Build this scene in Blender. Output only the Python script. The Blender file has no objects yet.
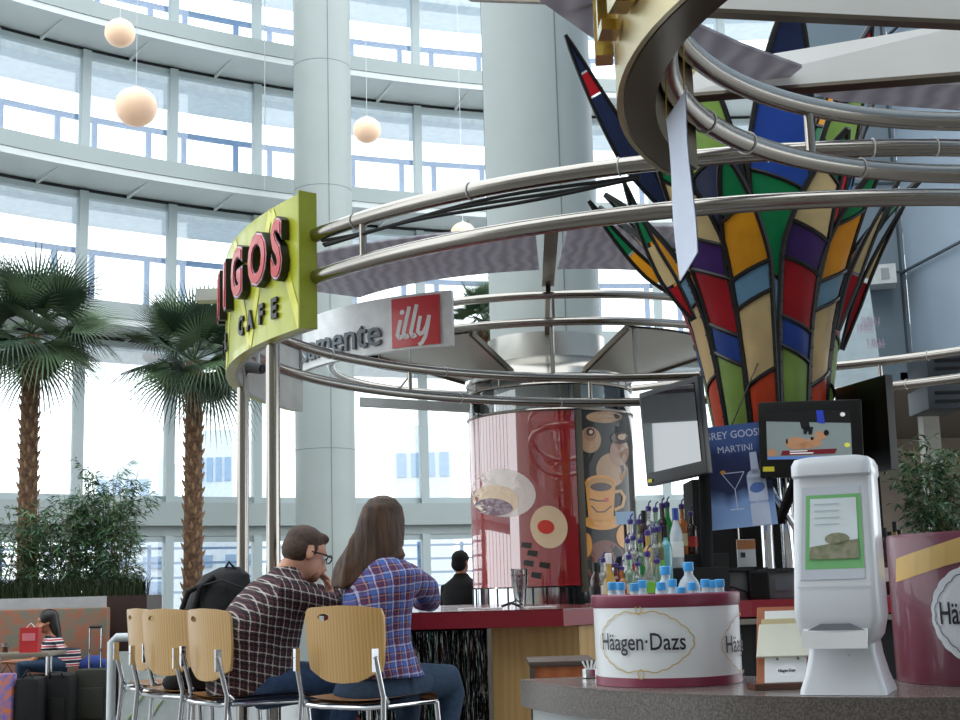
import bpy, bmesh, math, random
from mathutils import Vector, Matrix, Quaternion
random.seed(7)
PI = math.pi
D2R = PI/180
sc = bpy.context.scene
col = sc.collection

# ------------------------------------------------------------------ camera
F_PX, PITCH, ROLL, CAM_Z = 1350.0, 0.167, -0.028, 1.2
cam_data = bpy.data.cameras.new('camera'); cam = bpy.data.objects.new('camera', cam_data); col.objects.link(cam)
cam_data.sensor_width = 36.0; cam_data.lens = F_PX*36.0/960.0
cam_data.clip_start = 0.05; cam_data.clip_end = 500
cp, sp = math.cos(PITCH), math.sin(PITCH)
_r0, _u0, _f0 = Vector((1, 0, 0)), Vector((0, -sp, cp)), Vector((0, cp, sp))
_c, _s = math.cos(ROLL), math.sin(ROLL)
_R = _r0*_c + _u0*_s      # image x axis
_U = _u0*_c - _r0*_s      # image up axis
M = Matrix(((_R.x, _U.x, -_f0.x, 0), (_R.y, _U.y, -_f0.y, 0), (_R.z, _U.z, -_f0.z, CAM_Z), (0, 0, 0, 1)))
cam.matrix_world = M
sc.camera = cam

# ------------------------------------------------------------------ world, light, exposure
w = bpy.data.worlds.new('daylight'); sc.world = w; w.use_nodes = True
wn = w.node_tree; bg = wn.nodes['Background']
bg.inputs[0].default_value = (0.90, 0.965, 1.0, 1); bg.inputs[1].default_value = 2.65
sc.view_settings.view_transform = 'Standard'; sc.view_settings.look = 'None'
sc.view_settings.gamma = 1; sc.view_settings.exposure = 0.0
try: sc.view_settings.use_curve_mapping = False
except Exception: pass
sc.cycles.max_bounces = 6; sc.cycles.transparent_max_bounces = 16

# ------------------------------------------------------------------ pixel helpers (survey of the photograph)
def ray(px, py):
    dx, dy = px-480.0, py-360.0
    x = _c*dx + _s*dy; y = -_s*dx + _c*dy
    d = Vector((x, F_PX*cp + y*sp, F_PX*sp - y*cp))
    return d/d.y
def at(px, py, Y):
    d = ray(px, py)*Y; return Vector((d.x, d.y, d.z+CAM_Z))
def onz(px, py, z):
    d = ray(px, py); t = (z-CAM_Z)/d.z; d = d*t; return Vector((d.x, d.y, z))
def oncyl(px, py, cx, cy, R, far=False):
    d = ray(px, py); a = d.x*d.x+1; b = -2*(d.x*cx+cy); c = cx*cx+cy*cy-R*R
    q = max(b*b-4*a*c, 0); t = (-b+(math.sqrt(q) if far else -math.sqrt(q)))/(2*a)
    return Vector((d.x*t, t, d.z*t+CAM_Z))
def cyl_uv(px, py, cx, cy, R, far=False):
    p = oncyl(px, py, cx, cy, R, far); return math.atan2(p.y-cy, p.x-cx), p.z

# ------------------------------------------------------------------ materials
def lin(c):
    return tuple(((v/255)/12.92 if v/255 <= 0.04045 else ((v/255+0.055)/1.055)**2.4) for v in c)
MATS = {}
def mat(name, rgb, rough=0.5, metal=0.0, var=0.06, scale=8.0, coat=0.0, ior=None, emit=0.0, trans=0.0, bump=0.0, bscale=60.0, rgb2=None):
    if name in MATS: return MATS[name]
    m = bpy.data.materials.new(name); m.use_nodes = True; MATS[name] = m
    nt = m.node_tree; b = nt.nodes['Principled BSDF']
    c = lin(rgb); N = nt.nodes.new
    tc = N('ShaderNodeTexCoord'); nz = N('ShaderNodeTexNoise'); nz.inputs['Scale'].default_value = scale
    nt.links.new(tc.outputs['Object'], nz.inputs['Vector'])
    rp = N('ShaderNodeValToRGB')
    c2 = lin(rgb2) if rgb2 else tuple(min(1, v*(1+var)) for v in c)
    c1 = c if rgb2 else tuple(v*(1-var) for v in c)
    rp.color_ramp.elements[0].color = (*c1, 1); rp.color_ramp.elements[1].color = (*c2, 1)
    rp.color_ramp.elements[0].position = 0.35; rp.color_ramp.elements[1].position = 0.65
    nt.links.new(nz.outputs['Fac'], rp.inputs['Fac']); nt.links.new(rp.outputs['Color'], b.inputs['Base Color'])
    b.inputs['Roughness'].default_value = rough; b.inputs['Metallic'].default_value = metal
    if coat: b.inputs['Coat Weight'].default_value = coat; b.inputs['Coat Roughness'].default_value = 0.03
    if ior: b.inputs['IOR'].default_value = ior
    if emit: b.inputs['Emission Color'].default_value = (*c, 1); b.inputs['Emission Strength'].default_value = emit
    if trans: b.inputs['Transmission Weight'].default_value = trans
    if bump:
        n2 = N('ShaderNodeTexNoise'); n2.inputs['Scale'].default_value = bscale; nt.links.new(tc.outputs['Object'], n2.inputs['Vector'])
        bp = N('ShaderNodeBump'); bp.inputs['Strength'].default_value = bump; bp.inputs['Distance'].default_value = 0.01
        nt.links.new(n2.outputs['Fac'], bp.inputs['Height']); nt.links.new(bp.outputs['Normal'], b.inputs['Normal'])
    return m
def brushed(name, rgb, rough=0.25):
    m = mat(name, rgb, rough, 1.0, 0.015, 2.0)
    nt = m.node_tree; b = nt.nodes['Principled BSDF']
    tc = [n for n in nt.nodes if n.type == 'TEX_COORD'][0]
    mp = nt.nodes.new('ShaderNodeMapping'); mp.inputs['Scale'].default_value = (2, 2, 40)
    n2 = nt.nodes.new('ShaderNodeTexNoise'); n2.inputs['Scale'].default_value = 4
    mr = nt.nodes.new('ShaderNodeMapRange'); mr.inputs['To Min'].default_value = rough*0.92; mr.inputs['To Max'].default_value = rough*1.1
    nt.links.new(tc.outputs['Object'], mp.inputs['Vector']); nt.links.new(mp.outputs['Vector'], n2.inputs['Vector'])
    nt.links.new(n2.outputs['Fac'], mr.inputs['Value']); nt.links.new(mr.outputs['Result'], b.inputs['Roughness'])
    return m
def glassmat(name, tint=(0.97, 0.99, 0.99), refl=0.08, rough=0.0):
    if name in MATS: return MATS[name]
    m = bpy.data.materials.new(name); m.use_nodes = True; MATS[name] = m
    nt = m.node_tree; nt.nodes.clear(); N = nt.nodes.new
    o = N('ShaderNodeOutputMaterial'); t = N('ShaderNodeBsdfTransparent'); g = N('ShaderNodeBsdfGlossy'); mx = N('ShaderNodeMixShader')
    fr = N('ShaderNodeFresnel'); fr.inputs['IOR'].default_value = 1.45
    tc = N('ShaderNodeTexCoord'); nz = N('ShaderNodeTexNoise'); nz.inputs['Scale'].default_value = 1.5
    mr = N('ShaderNodeMapRange'); mr.inputs['To Min'].default_value = rough; mr.inputs['To Max'].default_value = rough+0.02
    nt.links.new(tc.outputs['Object'], nz.inputs['Vector']); nt.links.new(nz.outputs['Fac'], mr.inputs['Value']); nt.links.new(mr.outputs['Result'], g.inputs['Roughness'])
    t.inputs[0].default_value = (*tint, 1)
    ad = N('ShaderNodeMath'); ad.operation = 'ADD'; ad.inputs[1].default_value = refl-0.04; ad.use_clamp = True
    nt.links.new(fr.outputs[0], ad.inputs[0]); nt.links.new(ad.outputs[0], mx.inputs[0])
    nt.links.new(t.outputs[0], mx.inputs[1]); nt.links.new(g.outputs[0], mx.inputs[2]); nt.links.new(mx.outputs[0], o.inputs[0])
    return m
def stripes(name, c1, c2, axis='X', scale=20.0, rough=0.4, dist=1.5, coat=0.0, stretch=(1, 1, 1), metal=0.0):
    """wave-texture material: wood grain, patterned sheets"""
    if name in MATS: return MATS[name]
    m = bpy.data.materials.new(name); m.use_nodes = True; MATS[name] = m
    nt = m.node_tree; b = nt.nodes['Principled BSDF']; N = nt.nodes.new
    tc = N('ShaderNodeTexCoord'); mp = N('ShaderNodeMapping'); mp.inputs['Scale'].default_value = stretch
    wv = N('ShaderNodeTexWave'); wv.bands_direction = axis; wv.inputs['Scale'].default_value = scale; wv.inputs['Distortion'].default_value = dist
    wv.inputs['Detail'].default_value = 2.0
    rp = N('ShaderNodeValToRGB'); rp.color_ramp.elements[0].color = (*lin(c1), 1); rp.color_ramp.elements[1].color = (*lin(c2), 1)
    nt.links.new(tc.outputs['Object'], mp.inputs[0]); nt.links.new(mp.outputs[0], wv.inputs[0]); nt.links.new(wv.outputs['Fac'], rp.inputs[0])
    nt.links.new(rp.outputs[0], b.inputs['Base Color']); b.inputs['Roughness'].default_value = rough; b.inputs['Metallic'].default_value = metal
    if coat: b.inputs['Coat Weight'].default_value = coat
    return m
def plaid(name, base, lines, size, rough=0.85):
    """lines: list of (rgb, period-fraction start, end, axis 'u'/'v'); u is around the body, v up it"""
    if name in MATS: return MATS[name]
    m = bpy.data.materials.new(name); m.use_nodes = True; MATS[name] = m
    nt = m.node_tree; b = nt.nodes['Principled BSDF']; N = nt.nodes.new; L = nt.links.new
    tc = N('ShaderNodeTexCoord'); nz = N('ShaderNodeTexNoise'); nz.inputs['Scale'].default_value = 7
    sx = N('ShaderNodeSeparateXYZ'); va = N('ShaderNodeVectorMath'); va.operation = 'SCALE'; va.inputs['Scale'].default_value = 0.022
    vb = N('ShaderNodeVectorMath'); vb.operation = 'ADD'
    L(tc.outputs['Object'], nz.inputs['Vector']); L(nz.outputs['Color'], va.inputs[0]); L(tc.outputs['Object'], vb.inputs[0]); L(va.outputs[0], vb.inputs[1])
    L(vb.outputs[0], sx.inputs[0])
    def math2(op, a, bb):
        n = N('ShaderNodeMath'); n.operation = op
        for i, v in enumerate((a, bb)):
            if v is None: continue
            if isinstance(v, (int, float)): n.inputs[i].default_value = v
            else: L(v, n.inputs[i])
        return n.outputs[0]
    u = math2('ADD', sx.outputs['X'], math2('MULTIPLY', sx.outputs['Y'], 0.7)); v = math2('ADD', sx.outputs['Z'], math2('MULTIPLY', sx.outputs['X'], size[2] if len(size) > 2 else 0.0))
    fu = math2('FRACT', math2('DIVIDE', u, size[0]), None); fv = math2('FRACT', math2('DIVIDE', v, size[1]), None)
    cur = None
    prev = N('ShaderNodeRGB'); prev.outputs[0].default_value = (*lin(base), 1); cur = prev.outputs[0]
    for rgb, a0, a1, ax, strength in lines:
        f = fu if ax == 'u' else fv
        msk = math2('MULTIPLY', math2('MULTIPLY', math2('GREATER_THAN', f, a0), math2('LESS_THAN', f, a1)), strength)
        mx = N('ShaderNodeMix'); mx.data_type = 'RGBA'; L(msk, mx.inputs[0]); L(cur, mx.inputs[6]); mx.inputs[7].default_value = (*lin(rgb), 1); cur = mx.outputs[2]
    L(cur, b.inputs['Base Color']); b.inputs['Roughness'].default_value = rough
    return m

STEEL = brushed('brushed stainless steel', (168, 163, 156), 0.20)
CHROME = mat('polished chrome', (214, 216, 220), 0.08, 1.0)
DARKSTEEL = brushed('dark bronze steel', (120, 112, 100), 0.3)
WHITEMETAL = mat('pale painted metal', (200, 205, 204), 0.45)
FASCIA = mat('grey facade cladding', (168, 178, 178), 0.5, 0, .012, 1.0)
SOFFIT = mat('outside-lit soffit cladding', (222, 228, 228), 0.5, 0, .01, 1.0)  # same cladding as the fascia, lightened to imitate light from outside
MULL = mat('aluminium mullion', (178, 190, 192), 0.4, 0.0, .012, 1.0)
GLASS = glassmat('clear window glass')
RAILBLUE = mat('glare-paled outdoor metal', (144, 170, 210), 0.5); DECKW = mat('glare-paled outdoor deck', (226, 233, 238), 0.6)  # outdoor glare and haze put into these pale colours
COLUMN = mat('column cladding', (168, 176, 174), 0.5, 0.0, 0.02, 2.0)
BLACK = mat('black plastic', (8, 8, 9), 0.4)
MATTBLACK = mat('matt black', (4, 4, 5), 0.9)
RUBBER = mat('black rubber', (20, 20, 20), 0.7)
WHITEPL = mat('white plastic', (226, 230, 234), 0.35, 0, 0.01)
PAPER = mat('white paper', (238, 240, 240), 0.8, 0, 0.02)

# ------------------------------------------------------------------ mesh builder
class MB:
    def __init__(s): s.v = []; s.f = []; s.mi = []; s.cur = 0
    def add(s, vs, fs):
        o = len(s.v); s.v += [Vector(v) for v in vs]; s.f += [tuple(i+o for i in f) for f in fs]; s.mi += [s.cur]*len(fs); return s
    def box(s, c, d, rz=0, m=None, bevel=0):
        hx, hy, hz = d[0]/2, d[1]/2, d[2]/2
        R = m if m is not None else Matrix.Rotation(rz, 3, 'Z')
        if bevel:
            b = min(bevel, hx*.9, hy*.9, hz*.9); bm = bmesh.new()
            bmesh.ops.create_cube(bm, size=1)
            for v in bm.verts: v.co = Vector((v.co.x*2*hx, v.co.y*2*hy, v.co.z*2*hz))
            bmesh.ops.bevel(bm, geom=bm.edges[:], offset=b, segments=2, affect='EDGES', profile=0.6)
            bm.verts.index_update()
            s.add([R @ v.co + Vector(c) for v in bm.verts], [[v.index for v in f.verts] for f in bm.faces]); bm.free(); return s
        vs = [R @ Vector((x*hx, y*hy, z*hz)) + Vector(c) for x in (-1, 1) for y in (-1, 1) for z in (-1, 1)]
        return s.add(vs, [(0, 1, 3, 2), (4, 6, 7, 5), (0, 4, 5, 1), (2, 3, 7, 6), (0, 2, 6, 4), (1, 5, 7, 3)])
    def bar(s, a, b, wd, ht=None, up=(0, 0, 1)):
        a, b = Vector(a), Vector(b); d = b-a; L = d.length
        if L < 1e-6: return s
        z = d/L; x = Vector(up).cross(z)
        if x.length < 1e-4: x = Vector((1, 0, 0)).cross(z)
        x.normalize(); y = z.cross(x)
        R = Matrix((x, y, z)).transposed()
        return s.box((a+b)/2, (wd, ht or wd, L), m=R)
    def tube(s, pts, r, seg=10, closed=False, caps=True):
        P = [Vector(p) for p in pts]; n = len(P)
        rs = r if isinstance(r, (list, tuple)) else [r]*n
        T = []
        for i in range(n):
            if closed: t = P[(i+1) % n]-P[i-1]
            else: t = P[min(i+1, n-1)]-P[max(i-1, 0)]
            T.append(t.normalized() if t.length > 1e-9 else Vector((0, 0, 1)))
        ref = Vector((0, 0, 1)) if abs(T[0].z) < 0.9 else Vector((1, 0, 0))
        x = ref.cross(T[0]).normalized(); vs = []
        for i in range(n):
            x = (x - T[i]*x.dot(T[i]))
            if x.length < 1e-6: x = Vector((1, 0, 0)).cross(T[i])
            x.normalize(); y = T[i].cross(x)
            for k in range(seg):
                a = 2*PI*k/seg; vs.append(P[i]+(x*math.cos(a)+y*math.sin(a))*rs[i])
        fs = []
        for i in range(n if closed else n-1):
            j = (i+1) % n
            for k in range(seg): k2 = (k+1) % seg; fs.append((i*seg+k, i*seg+k2, j*seg+k2, j*seg+k))
        if not closed and caps:
            fs.append(tuple(range(seg-1, -1, -1))); fs.append(tuple((n-1)*seg+k for k in range(seg)))
        return s.add(vs, fs)
    def loft(s, secs, seg=20, caps=True):
        """secs: (centre, A, B) ring = C + cos A + sin B"""
        vs = []; n = len(secs)
        for C, A, B in secs:
            C, A, B = Vector(C), Vector(A), Vector(B)
            for k in range(seg):
                a = 2*PI*k/seg; vs.append(C+A*math.cos(a)+B*math.sin(a))
        fs = [(i*seg+k, i*seg+(k+1) % seg, (i+1)*seg+(k+1) % seg, (i+1)*seg+k) for i in range(n-1) for k in range(seg)]
        if caps: fs.append(tuple(range(seg-1, -1, -1))); fs.append(tuple((n-1)*seg+k for k in range(seg)))
        return s.add(vs, fs)
    def lathe(s, prof, c=(0, 0, 0), seg=24, m=None):
        c = Vector(c); vs = []; n = len(prof)
        for r, z in prof:
            for k in range(seg):
                a = 2*PI*k/seg; p = Vector((max(r, 1e-4)*math.cos(a), max(r, 1e-4)*math.sin(a), z))
                vs.append((m @ p if m is not None else p)+c)
        fs = [(i*seg+k, i*seg+(k+1) % seg, (i+1)*seg+(k+1) % seg, (i+1)*seg+k) for i in range(n-1) for k in range(seg)]
        fs.append(tuple(range(seg-1, -1, -1))); fs.append(tuple((n-1)*seg+k for k in range(seg)))
        return s.add(vs, fs)
    def ball(s, c, r, seg=16, rings=10, m=None):
        r = Vector(r) if not isinstance(r, (int, float)) else Vector((r, r, r))
        c = Vector(c); vs = []; fs = []
        for i in range(1, rings):
            t = PI*i/rings
            for k in range(seg):
                a = 2*PI*k/seg; p = Vector((r.x*math.sin(t)*math.cos(a), r.y*math.sin(t)*math.sin(a), r.z*math.cos(t)))
                vs.append((m @ p if m is not None else p)+c)
        for q in (1, -1):
            p = Vector((0, 0, r.z*q)); vs.append((m @ p if m is not None else p)+c)
        T, B = len(vs)-2, len(vs)-1
        for i in range(rings-2):
            for k in range(seg): k2 = (k+1) % seg; fs.append((i*seg+k, (i+1)*seg+k, (i+1)*seg+k2, i*seg+k2))
        for k in range(seg): k2 = (k+1) % seg; fs.append((T, k, k2)); fs.append((B, (rings-2)*seg+k2, (rings-2)*seg+k))
        return s.add(vs, fs)
    def prism(s, poly, z0, z1):
        n = len(poly); vs = [(p[0], p[1], z0) for p in poly]+[(p[0], p[1], z1) for p in poly]
        return s.add(vs, [tuple(range(n-1, -1, -1)), tuple(range(n, 2*n))]+[(i, (i+1) % n, n+(i+1) % n, n+i) for i in range(n)])
    def slab(s, pts, th, n=None):
        """planar polygon in 3-D given thickness along its normal"""
        P = [Vector(p) for p in pts]; k = len(P)
        if n is None: n = (P[1]-P[0]).cross(P[-1]-P[0]).normalized()
        vs = [p-n*th/2 for p in P]+[p+n*th/2 for p in P]
        return s.add(vs, [tuple(range(k-1, -1, -1)), tuple(range(k, 2*k))]+[(i, (i+1) % k, k+(i+1) % k, k+i) for i in range(k)])
    def arcband(s, cx, cy, r0, r1, z0, z1, a0, a1, n=24):
        """box section swept on an arc, angles in radians"""
        vs = []; fs = []
        for i in range(n+1):
            a = a0+(a1-a0)*i/n; c_, s_ = math.cos(a), math.sin(a)
            for r, z in ((r0, z0), (r1, z0), (r1, z1), (r0, z1)): vs.append((cx+r*c_, cy+r*s_, z))
        for i in range(n):
            for k in range(4): k2 = (k+1) % 4; fs.append((i*4+k, (i+1)*4+k, (i+1)*4+k2, i*4+k2))
        fs.append((0, 1, 2, 3)); fs.append((n*4+3, n*4+2, n*4+1, n*4))
        return s.add(vs, fs)
    def grid(s, fn, nu, nv):
        vs = [fn(i/nu, j/nv) for j in range(nv+1) for i in range(nu+1)]
        return s.add(vs, [(j*(nu+1)+i, j*(nu+1)+i+1, (j+1)*(nu+1)+i+1, (j+1)*(nu+1)+i) for j in range(nv) for i in range(nu)])
    def disc(s, mp, cx, cy, rx, ry, n=28, rings=3, rot=0, th=None):
        """filled ellipse drawn on a surface through map mp(x, y)"""
        vs = [mp(cx, cy)]; fs = []
        for q in range(1, rings+1):
            for k in range(n):
                a = 2*PI*k/n; x, y = rx*q/rings*math.cos(a), ry*q/rings*math.sin(a)
                vs.append(mp(cx+x*math.cos(rot)-y*math.sin(rot), cy+x*math.sin(rot)+y*math.cos(rot)))
        for k in range(n): fs.append((0, 1+k, 1+(k+1) % n))
        for q in range(rings-1):
            for k in range(n): k2 = (k+1) % n; fs.append((1+q*n+k, 1+(q+1)*n+k, 1+(q+1)*n+k2, 1+q*n+k2))
        return s.add(vs, fs)
    def line(s, mp, pts, wd, closed=False):
        """stroke of width wd along points, on a surface"""
        P = [Vector((p[0], p[1])) for p in pts]; n = len(P); vs = []
        for i in range(n):
            t = (P[(i+1) % n]-P[i-1]) if closed else (P[min(i+1, n-1)]-P[max(i-1, 0)])
            t.normalize(); nn = Vector((-t.y, t.x))*wd/2
            vs += [mp(P[i].x+nn.x, P[i].y+nn.y), mp(P[i].x-nn.x, P[i].y-nn.y)]
        return s.add(vs, [(2*i, 2*i+1, 2*((i+1) % n)+1, 2*((i+1) % n)) for i in range(n if closed else n-1)])
    def quadm(s, mp, q, nu=6, nv=6):
        a, b, c, d = [Vector(p) for p in q]
        def fn(u, v):
            p = (a*(1-u)+b*u)*(1-v)+(d*(1-u)+c*u)*v; return mp(p.x, p.y)
        return s.grid(fn, nu, nv)
    def text(s, mp, txt, size, ext=0.0, align='CENTER', bold=0.0, sx=1.0, shear=0.0, sub=0):
        cu = bpy.data.curves.new('t', 'FONT'); cu.body = txt; cu.size = size; cu.extrude = ext; cu.align_x = align; cu.align_y = 'CENTER'
        cu.offset = bold; cu.resolution_u = 3; cu.shear = shear
        o = bpy.data.objects.new('t', cu); col.objects.link(o)
        dg = bpy.context.evaluated_depsgraph_get(); me = bpy.data.meshes.new_from_object(o.evaluated_get(dg))
        if sub:
            bm = bmesh.new(); bm.from_mesh(me)
            for _ in range(sub):
                es = [e for e in bm.edges if abs(e.verts[0].co.x-e.verts[1].co.x) > size*0.12]
                if es: bmesh.ops.subdivide_edges(bm, edges=es, cuts=1); bmesh.ops.triangulate(bm, faces=[f for f in bm.faces if len(f.verts) > 4])
            bm.to_mesh(me); bm.free()
        vs = [mp(v.co.x*sx, v.co.y, v.co.z+ext) for v in me.vertices]; fs = [tuple(p.vertices) for p in me.polygons]
        s.add(vs, fs); bpy.data.objects.remove(o); bpy.data.curves.remove(cu); bpy.data.meshes.remove(me)
        return s
    def build(s, name, mats, parent=None, smooth=40, local=False):
        me = bpy.data.meshes.new(name)
        off = Vector((0, 0, 0))
        if parent is not None and not local:
            p = parent
            while p is not None: off += Vector(p.location); p = p.parent
        me.from_pydata([v-off for v in s.v], [], s.f)
        if not isinstance(mats, (list, tuple)): mats = [mats]
        for m in mats: me.materials.append(m)
        if len(mats) > 1: me.polygons.foreach_set('material_index', s.mi)
        if smooth:
            me.polygons.foreach_set('use_smooth', [True]*len(me.polygons))
            if smooth < 180: me.set_sharp_from_angle(angle=smooth*D2R)
        me.update()
        o = bpy.data.objects.new(name, me); col.objects.link(o)
        if parent is not None: o.parent = parent
        return o

def thing(name, label, cat, loc=(0, 0, 0), group=None, rz=0):
    o = bpy.data.objects.new(name, None); o.empty_display_size = 0.1; col.objects.link(o)
    o.location = loc; o.rotation_euler = (0, 0, rz); tag(o, label, cat, group); return o
def tag(o, label, cat, group=None, kind=None):
    if label: o['label'] = label
    if cat: o['category'] = cat
    if group: o['group'] = group
    if kind: o['kind'] = kind
    return o
def struct(o, label, cat='structure'):
    o['kind'] = 'structure'; o['label'] = label; o['category'] = cat; return o
def copy_tree(o, parent=None):
    c = o.copy(); col.objects.link(c)
    if parent is not None: c.parent = parent
    for ch in [x for x in sc.objects if x.parent == o]: copy_tree(ch, c)
    return c
def cylmap(cx, cy, R, th0, z0, lift=0.0, k=1.0):
    def f(x, y, d=0.0):
        a = th0+k*x/R; r = R+lift+d; return Vector((cx+r*math.cos(a), cy+r*math.sin(a), z0+y))
    return f
def planemap(o, xa, ya, lift=0.0):
    o, xa, ya = Vector(o), Vector(xa).normalized(), Vector(ya).normalized(); n = xa.cross(ya).normalized()
    def f(x, y, d=0.0): return o+xa*x+ya*y+n*(d+lift)
    return f
def circ(cx, cy, r, z, a0=0, a1=2*PI, n=96, full=False):
    m = n if full else n+1
    return [Vector((cx+r*math.cos(a0+(a1-a0)*i/n), cy+r*math.sin(a0+(a1-a0)*i/n), z)) for i in range(m)]
def remesh(o, vox, smooth_it=4):
    m = o.modifiers.new('remesh', 'REMESH'); m.mode = 'VOXEL'; m.voxel_size = vox; m.use_smooth_shade = True
    if smooth_it:
        s = o.modifiers.new('smooth', 'SMOOTH'); s.iterations = smooth_it; s.factor = 0.5
    return o

# ================================================================== THE SETTING
AX, AY, RF, RG = 6.08, 7.43, 19.6, 20.8            # curved atrium: centre, ledge radius, glass radius
TIERS = [2.87, 6.22, 8.90, 11.57, 14.25, 16.9]      # tops of the ledges
th83 = cyl_uv(83, 100, AX, AY, RG, True)[0]; th171 = cyl_uv(171, 100, AX, AY, RG, True)[0]
DTH = th83-th171
def bayang(k): return th83 - k*DTH                  # k grows to the right

FLOOR = mat('grey terrazzo floor', (104, 100, 96), 0.3, 0, 0.10, 12)
struct(MB().box((2, 15, -0.05), (60, 60, 0.1)).build('floor', FLOOR), 'grey terrazzo concourse floor', 'floor')
GROUND = mat('pale outdoor concrete', (205, 215, 225), 0.8)
KLO, KHI = -2, 10
for ti, zt in enumerate(TIERS[:-1]):
    mb = MB(); a0, a1 = bayang(-12), bayang(KHI+1)
    if ti == 0:
        mb.arcband(AX, AY, RG-0.25, RG+0.1, zt-0.42, zt, a0, a1, 90)
        mb.arcband(AX, AY, RG-0.12, RG+0.05, zt-0.60, zt-0.42, a0, a1, 90)
    else:
        mb.arcband(AX, AY, RF, RF+0.12, zt-0.28, zt, a0, a1, 90)
    o = struct(mb.build('trim_%d' % (ti+1), FASCIA), 'grey ledge band running round the glass facade, %s tier' % ['lowest', 'second', 'third', 'fourth', 'top'][ti], 'ledge')
    if ti:
        MB().arcband(AX, AY, RF+0.02, RG+0.02, zt-0.40, zt-0.285, a0, a1, 90).build('soffit', SOFFIT, o)
        MB().arcband(AX, AY, RG-0.08, RG+0.1, zt-0.47, zt-0.405, a0, a1, 90).build('head_gap', BLACK, o)
        m2 = MB()
        for k in range(-3, 11):
            a = bayang(k+0.5); c_, s_ = math.cos(a), math.sin(a)
            m2.slab([(AX+(RF+.14)*c_, AY+(RF+.14)*s_, zt-.405), (AX+(RG-.1)*c_, AY+(RG-.1)*s_, zt-.405), (AX+(RG-.1)*c_, AY+(RG-.1)*s_, zt-.47)], .05)
        m2.build('bracket', SOFFIT, o)
orders = ['leftmost', 'second', 'third', 'fourth', 'fifth', 'sixth', 'seventh', 'eighth', 'ninth', 'tenth', 'eleventh', 'twelfth', 'thirteenth']
tiern = ['ground', 'second', 'third', 'fourth', 'fifth']
wi = 0
for ti in range(5):
    z0 = 0.0 if ti == 0 else TIERS[ti-1]
    z1 = TIERS[ti]-(0.6 if ti == 0 else 0.47)
    for k in range(KLO, KHI+1):
        aL, aR = bayang(k-1), bayang(k); wi += 1
        mb = MB()
        for a in ((aL, aR) if k == KLO else (aR,)):
            c_, s_ = math.cos(a), math.sin(a)
            R3 = Matrix.Rotation(a, 3, 'Z')
            mb.box((AX+(RG-.03)*c_, AY+(RG-.03)*s_, (z0+z1)/2), (0.20, 0.10, z1-z0), m=R3)
            mb.box((AX+(RG-.15)*c_, AY+(RG-.15)*s_, (z0+z1)/2), (0.05, 0.16, z1-z0), m=R3)
        mb.arcband(AX, AY, RG-0.10, RG+0.06, z1-0.10, z1, aL, aR, 3)
        mb.arcband(AX, AY, RG-0.06, RG+0.06, z0+(0.0 if ti else 0.02), z0+0.12, aL, aR, 3)
        o = struct(mb.build('window_%d' % wi, MULL), 'glass bay of the curved facade, %s bay from the left, %s tier' % (orders[k-KLO], tiern[ti]), 'window')
        MB().arcband(AX, AY, RG-0.006, RG+0.006, z0+0.1, z1-0.08, aL, aR, 3).build('glass_pane', GLASS, o)
# the part of the facade left of the photograph (seen only in reflections)
mb = MB()
for k in range(-12, -3):
    a = bayang(k); mb.box((AX+RG*math.cos(a), AY+RG*math.sin(a), 8.45), (0.25, 0.16, 16.9), m=Matrix.Rotation(a, 3, 'Z'))
struct(mb.build('wall_left', MULL), 'row of mullions continuing the facade to the left', 'wall')
# outdoor walkways with railings
for ti in range(1, 5):
    zt = TIERS[ti]
    o = thing('outdoor_walkway', 'pale blue outdoor walkway and railing outside the %s tier of glass' % tiern[ti], 'walkway', (AX, AY, zt-0.2))
    MB().arcband(AX, AY, RG+0.5, RG+1.9, zt-0.52, zt-0.34, bayang(-5), bayang(KHI+1), 70).build('deck', DECKW, o)
    mb = MB(); rz = zt+(oncyl(77, 117, AX, AY, RG+1.76, True).z-8.90)
    mb.arcband(AX, AY, RG+1.72, RG+1.80, rz-0.05, rz+0.05, bayang(-5), bayang(KHI+1), 70)
    mb.build('handrail', RAILBLUE, o)
    for k in range(-3, KHI+1):
        for fr in (0.12, 0.52):
            a = bayang(k-1+fr); MB().box((AX+(RG+1.76)*math.cos(a), AY+(RG+1.76)*math.sin(a), (zt-.34+rz)/2), (0.07, 0.11, rz-zt+.34), m=Matrix.Rotation(a, 3, 'Z')).build('post', RAILBLUE, o)
o = thing('outdoor_guard_rail', 'pale blue outdoor guard rail beyond the ground floor glass', 'railing', (AX, AY, 0))
mb = MB()
for z in (1.25, 1.55, 1.85, 2.15):
    mb.arcband(AX, AY, RG+3.4, RG+3.46, z, z+0.05, bayang(-4), bayang(KHI+1), 50)
mb.build('rails', RAILBLUE, o)
for k in range(-4, KHI+1):
    for fr in (0, .5):
        a = bayang(k+fr); MB().box((AX+(RG+3.5)*math.cos(a), AY+(RG+3.5)*math.sin(a), 1.1), (0.06, 0.08, 2.3), m=Matrix.Rotation(a, 3, 'Z')).build('post', RAILBLUE, o)
FARB = mat('glare-paled distant building', (222, 230, 238), 0.8); FARW = mat('distant window band', (150, 175, 205), 0.5)  # building colour paled to imitate outdoor glare
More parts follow.
